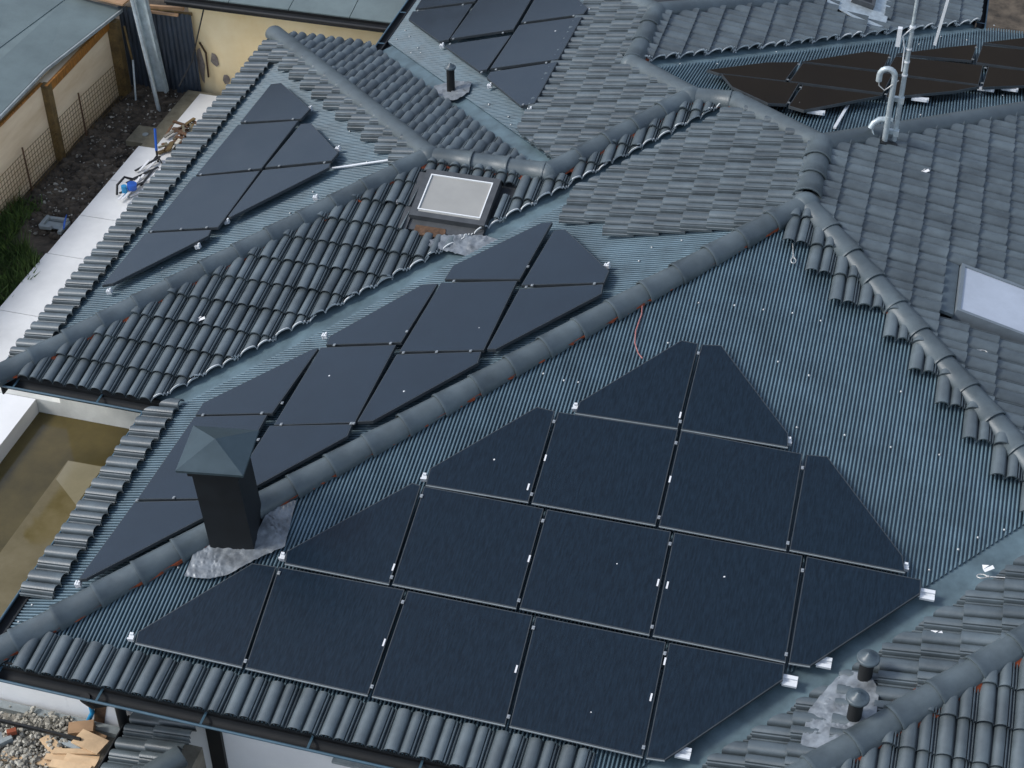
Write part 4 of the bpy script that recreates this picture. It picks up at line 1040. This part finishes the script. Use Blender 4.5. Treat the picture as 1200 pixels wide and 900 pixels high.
# ---- yellow neighbouring building
yb = thing('yellow_building', 'yellow rendered building with dark gutter behind the house', 'building', (-2, 15, GZ))
wallbox(-4.08, .6, 14.15, 14.4, GZ, -.60, 'wall', 'yellow', yb); wallbox(-4.08, -3.85, 14.401, 20, GZ, -.60, 'wall', 'yellow', yb)
ga = Vector((-4.3, 13.98, -.57)); gb = Vector((.2, 13.56, -.57))
m = MB(); m.box((-2.0, 13.98, -.55), (4.7, .10, .10)); m.build('gutter', 'black', yb)
m = MB(); m.tube([(-4.35, 13.90, -.52), (.35, 13.90, -.52)], .03, 8); m.build('gutter_rim', 'vent', yb)
for i in range(7):
    x0 = -4.30+i*1.03; m = MB(); z0 = -.46
    m.prism([Vector((x0, 14.0, z0)), Vector((x0+1.018, 14.0, z0)), Vector((x0+1.018, 19, z0+1.1)), Vector((x0, 19, z0+1.1))], Vector((0, 0, .02))); m.build('roof_sheet', 'shedroof', yb)
m = MB(); m.prism([Vector((-4.30, 14.0, -.49)), Vector((2.9, 14.0, -.49)), Vector((2.9, 19, .61)), Vector((-4.3, 19, .61))], Vector((0, 0, .02))); m.build('roof_underlay', 'black', yb)
for (x, z, w_, h_) in ((-3.72, -1.62, .17, .26), (-3.02, -1.55, .20, .22), (-3.55, -1.95, .16, .22), (-3.05, -1.98, .24, .18), (-3.98, -1.75, .15, .7)):
    m = MB(); n = 9; c_ = Vector((x, 14.143, z)); m.prism([c_+Vector((math.cos(t)*w_*.5*random.uniform(.6, 1.15), 0, math.sin(t)*h_*.5*random.uniform(.6, 1.15))) for t in [i*2*math.pi/n for i in range(n)]], Vector((0, -.004, 0))); m.build('plaster_patch', 'patch', yb)
m = MB(); m.tube([(-4.22, 13.7, GZ+.35), (-4.05, 13.95, -1.6), (-3.72, 13.98, -.62)], .013, 6); m.build('cable', 'black', label='thin black cable slanting across the corner of the yellow building', cat='cable')
m = MB(); m.tube([(-3.95, 14.12, -1.32), (-3.86, 14.12, -1.5), (-3.87, 14.12, -1.95)], .016, 6); m.build('drain', 'scrap', yb)

# ------------------------------------------------------------------ building site at the bottom left
random.seed(21)
kb = MB(); kb.beam((-0.323, 0.606, FZ+.03), (1.797, 0.606, FZ+.03), .09, .07); kb.build('kerb_strip', 'concrete', kind='structure')
rb = MB()
for i in range(1500):
    cx_, cy_ = random.choice(((0.322, 0.412), (0.553, 0.366), (0.368, 0.043), (-0.046, 0.274), (0.645, 0.458), (0.507, 0.089)))
    x = random.gauss(cx_, .13); y = random.gauss(cy_, .09); rock(rb, x, min(y, .60), FZ+.05+random.uniform(0, .08), random.choice((.008, .012, .016, .022, .035)))
rb.build('rubble', 'stone', kind='stuff', label='grey rubble and gravel at the foot of the front wall', cat='rubble')
for (x, y, r_) in ((0.414, 0.366, 0.26), (0.396, 0.043, 0.2), (-0.092, 0.274, 0.23)):
    m = MB(); rows = []
    for i in range(7):
        f = i/6; rows.append([(x+math.cos(t)*r_*f*random.uniform(.85, 1.15), y+math.sin(t)*r_*f*.75*random.uniform(.85, 1.15), FZ+.10*(1-f*f)+random.uniform(-.008, .012)) for t in [j*math.pi/10 for j in range(20)]])
    m.grid(rows, 0, False, True); m.build('rubble_mound', 'rubble', kind='stuff', label='low mound of gravel by the front wall', cat='gravel')
PLK = [((0.212, 0.034), (0.802, 0.089), .13, 'broad pale plank lowest at the bottom edge of the picture'), ((0.525, 0.320), (0.802, 0.126), .12, 'pale plank lying crosswise above the lowest broad plank'), ((0.654, 0.089), (1.170, 0.182), .07, 'narrow pale plank pointing at the porch gutter'),
       ((0.709, 0.154), (1.152, 0.255), .06, 'thin pale batten just above the narrow plank'), ((0.857, 0.366), (1.170, 0.292), .18, 'square pale plywood offcut beside the porch gutter'), ((0.875, 0.089), (1.207, 0.089), .09, 'pale plank end next to the porch gutter corner'), ((0.783, -0.021), (1.189, -0.003), .09, 'pale plank half outside the bottom edge')]
for i, (a_, b_, w_, lb) in enumerate(PLK):
    m = MB(); z = FZ+.09+i*.022; m.beam((*a_, z), (*b_, z+.012), w_, .018); m.build('plank', 'ply', label=lb, cat='plank', group='pale planks on the building site')
m = MB(); m.box((0.839, 0.477, FZ+.13), (.24, .14, .10), Matrix.Rotation(.4, 3, 'Z')); m.box((0.968, 0.440, FZ+.10), (.25, .14, .03), Matrix.Rotation(-.2, 3, 'Z')); m.build('crushed_box', 'card', label='crushed cardboard box lying between the wall and the planks', cat='box')
m = MB(); m.beam((0.691, 0.311, FZ+.12), (0.931, 0.265, FZ+.13), .06, .02); m.build('metal_strip', 'zinc', label='short pale metal strip between cardboard and planks', cat='metal strip')
m = MB(); m.beam((-0.231, 0.366, FZ+.14), (0.921, 0.320, FZ+.20), .025, .035); m.build('iron_bar', 'black', label='long dark iron bar lying across the rubble', cat='bar')
m = MB(); m.beam((0.027, -0.003, FZ+.10), (0.230, 0.218, FZ+.12), .05, .06); m.beam((-0.120, 0.089, FZ+.08), (0.092, 0.255, FZ+.08), .22, .04); m.build('concrete_trough', 'concrete', label='grey concrete piece at the very bottom left corner', cat='concrete piece')
m = MB(); m.box((0.212, 0.255, FZ+.16), (.09, .05, .05), Matrix.Rotation(.6, 3, 'Z')); m.build('brick_fragment', 'brick', label='small red brick fragment on the rubble', cat='brick')
m = MB(); m.tube([(.87, .66, -.80), (.88, .65, -1.0), (0.792, 0.550, FZ)], .024, 8); m.build('blue_hose', 'cyan', label='blue hose hanging down the white front wall', cat='hose')
m = MB(); m.prism([Vector((.95, .678, -.72)), Vector((1.08, .678, -.72)), Vector((.96, .678, -1.19)), Vector((.85, .678, -1.19))], Vector((0, -.004, 0))); m.build('wall_notch', 'scrap', house)
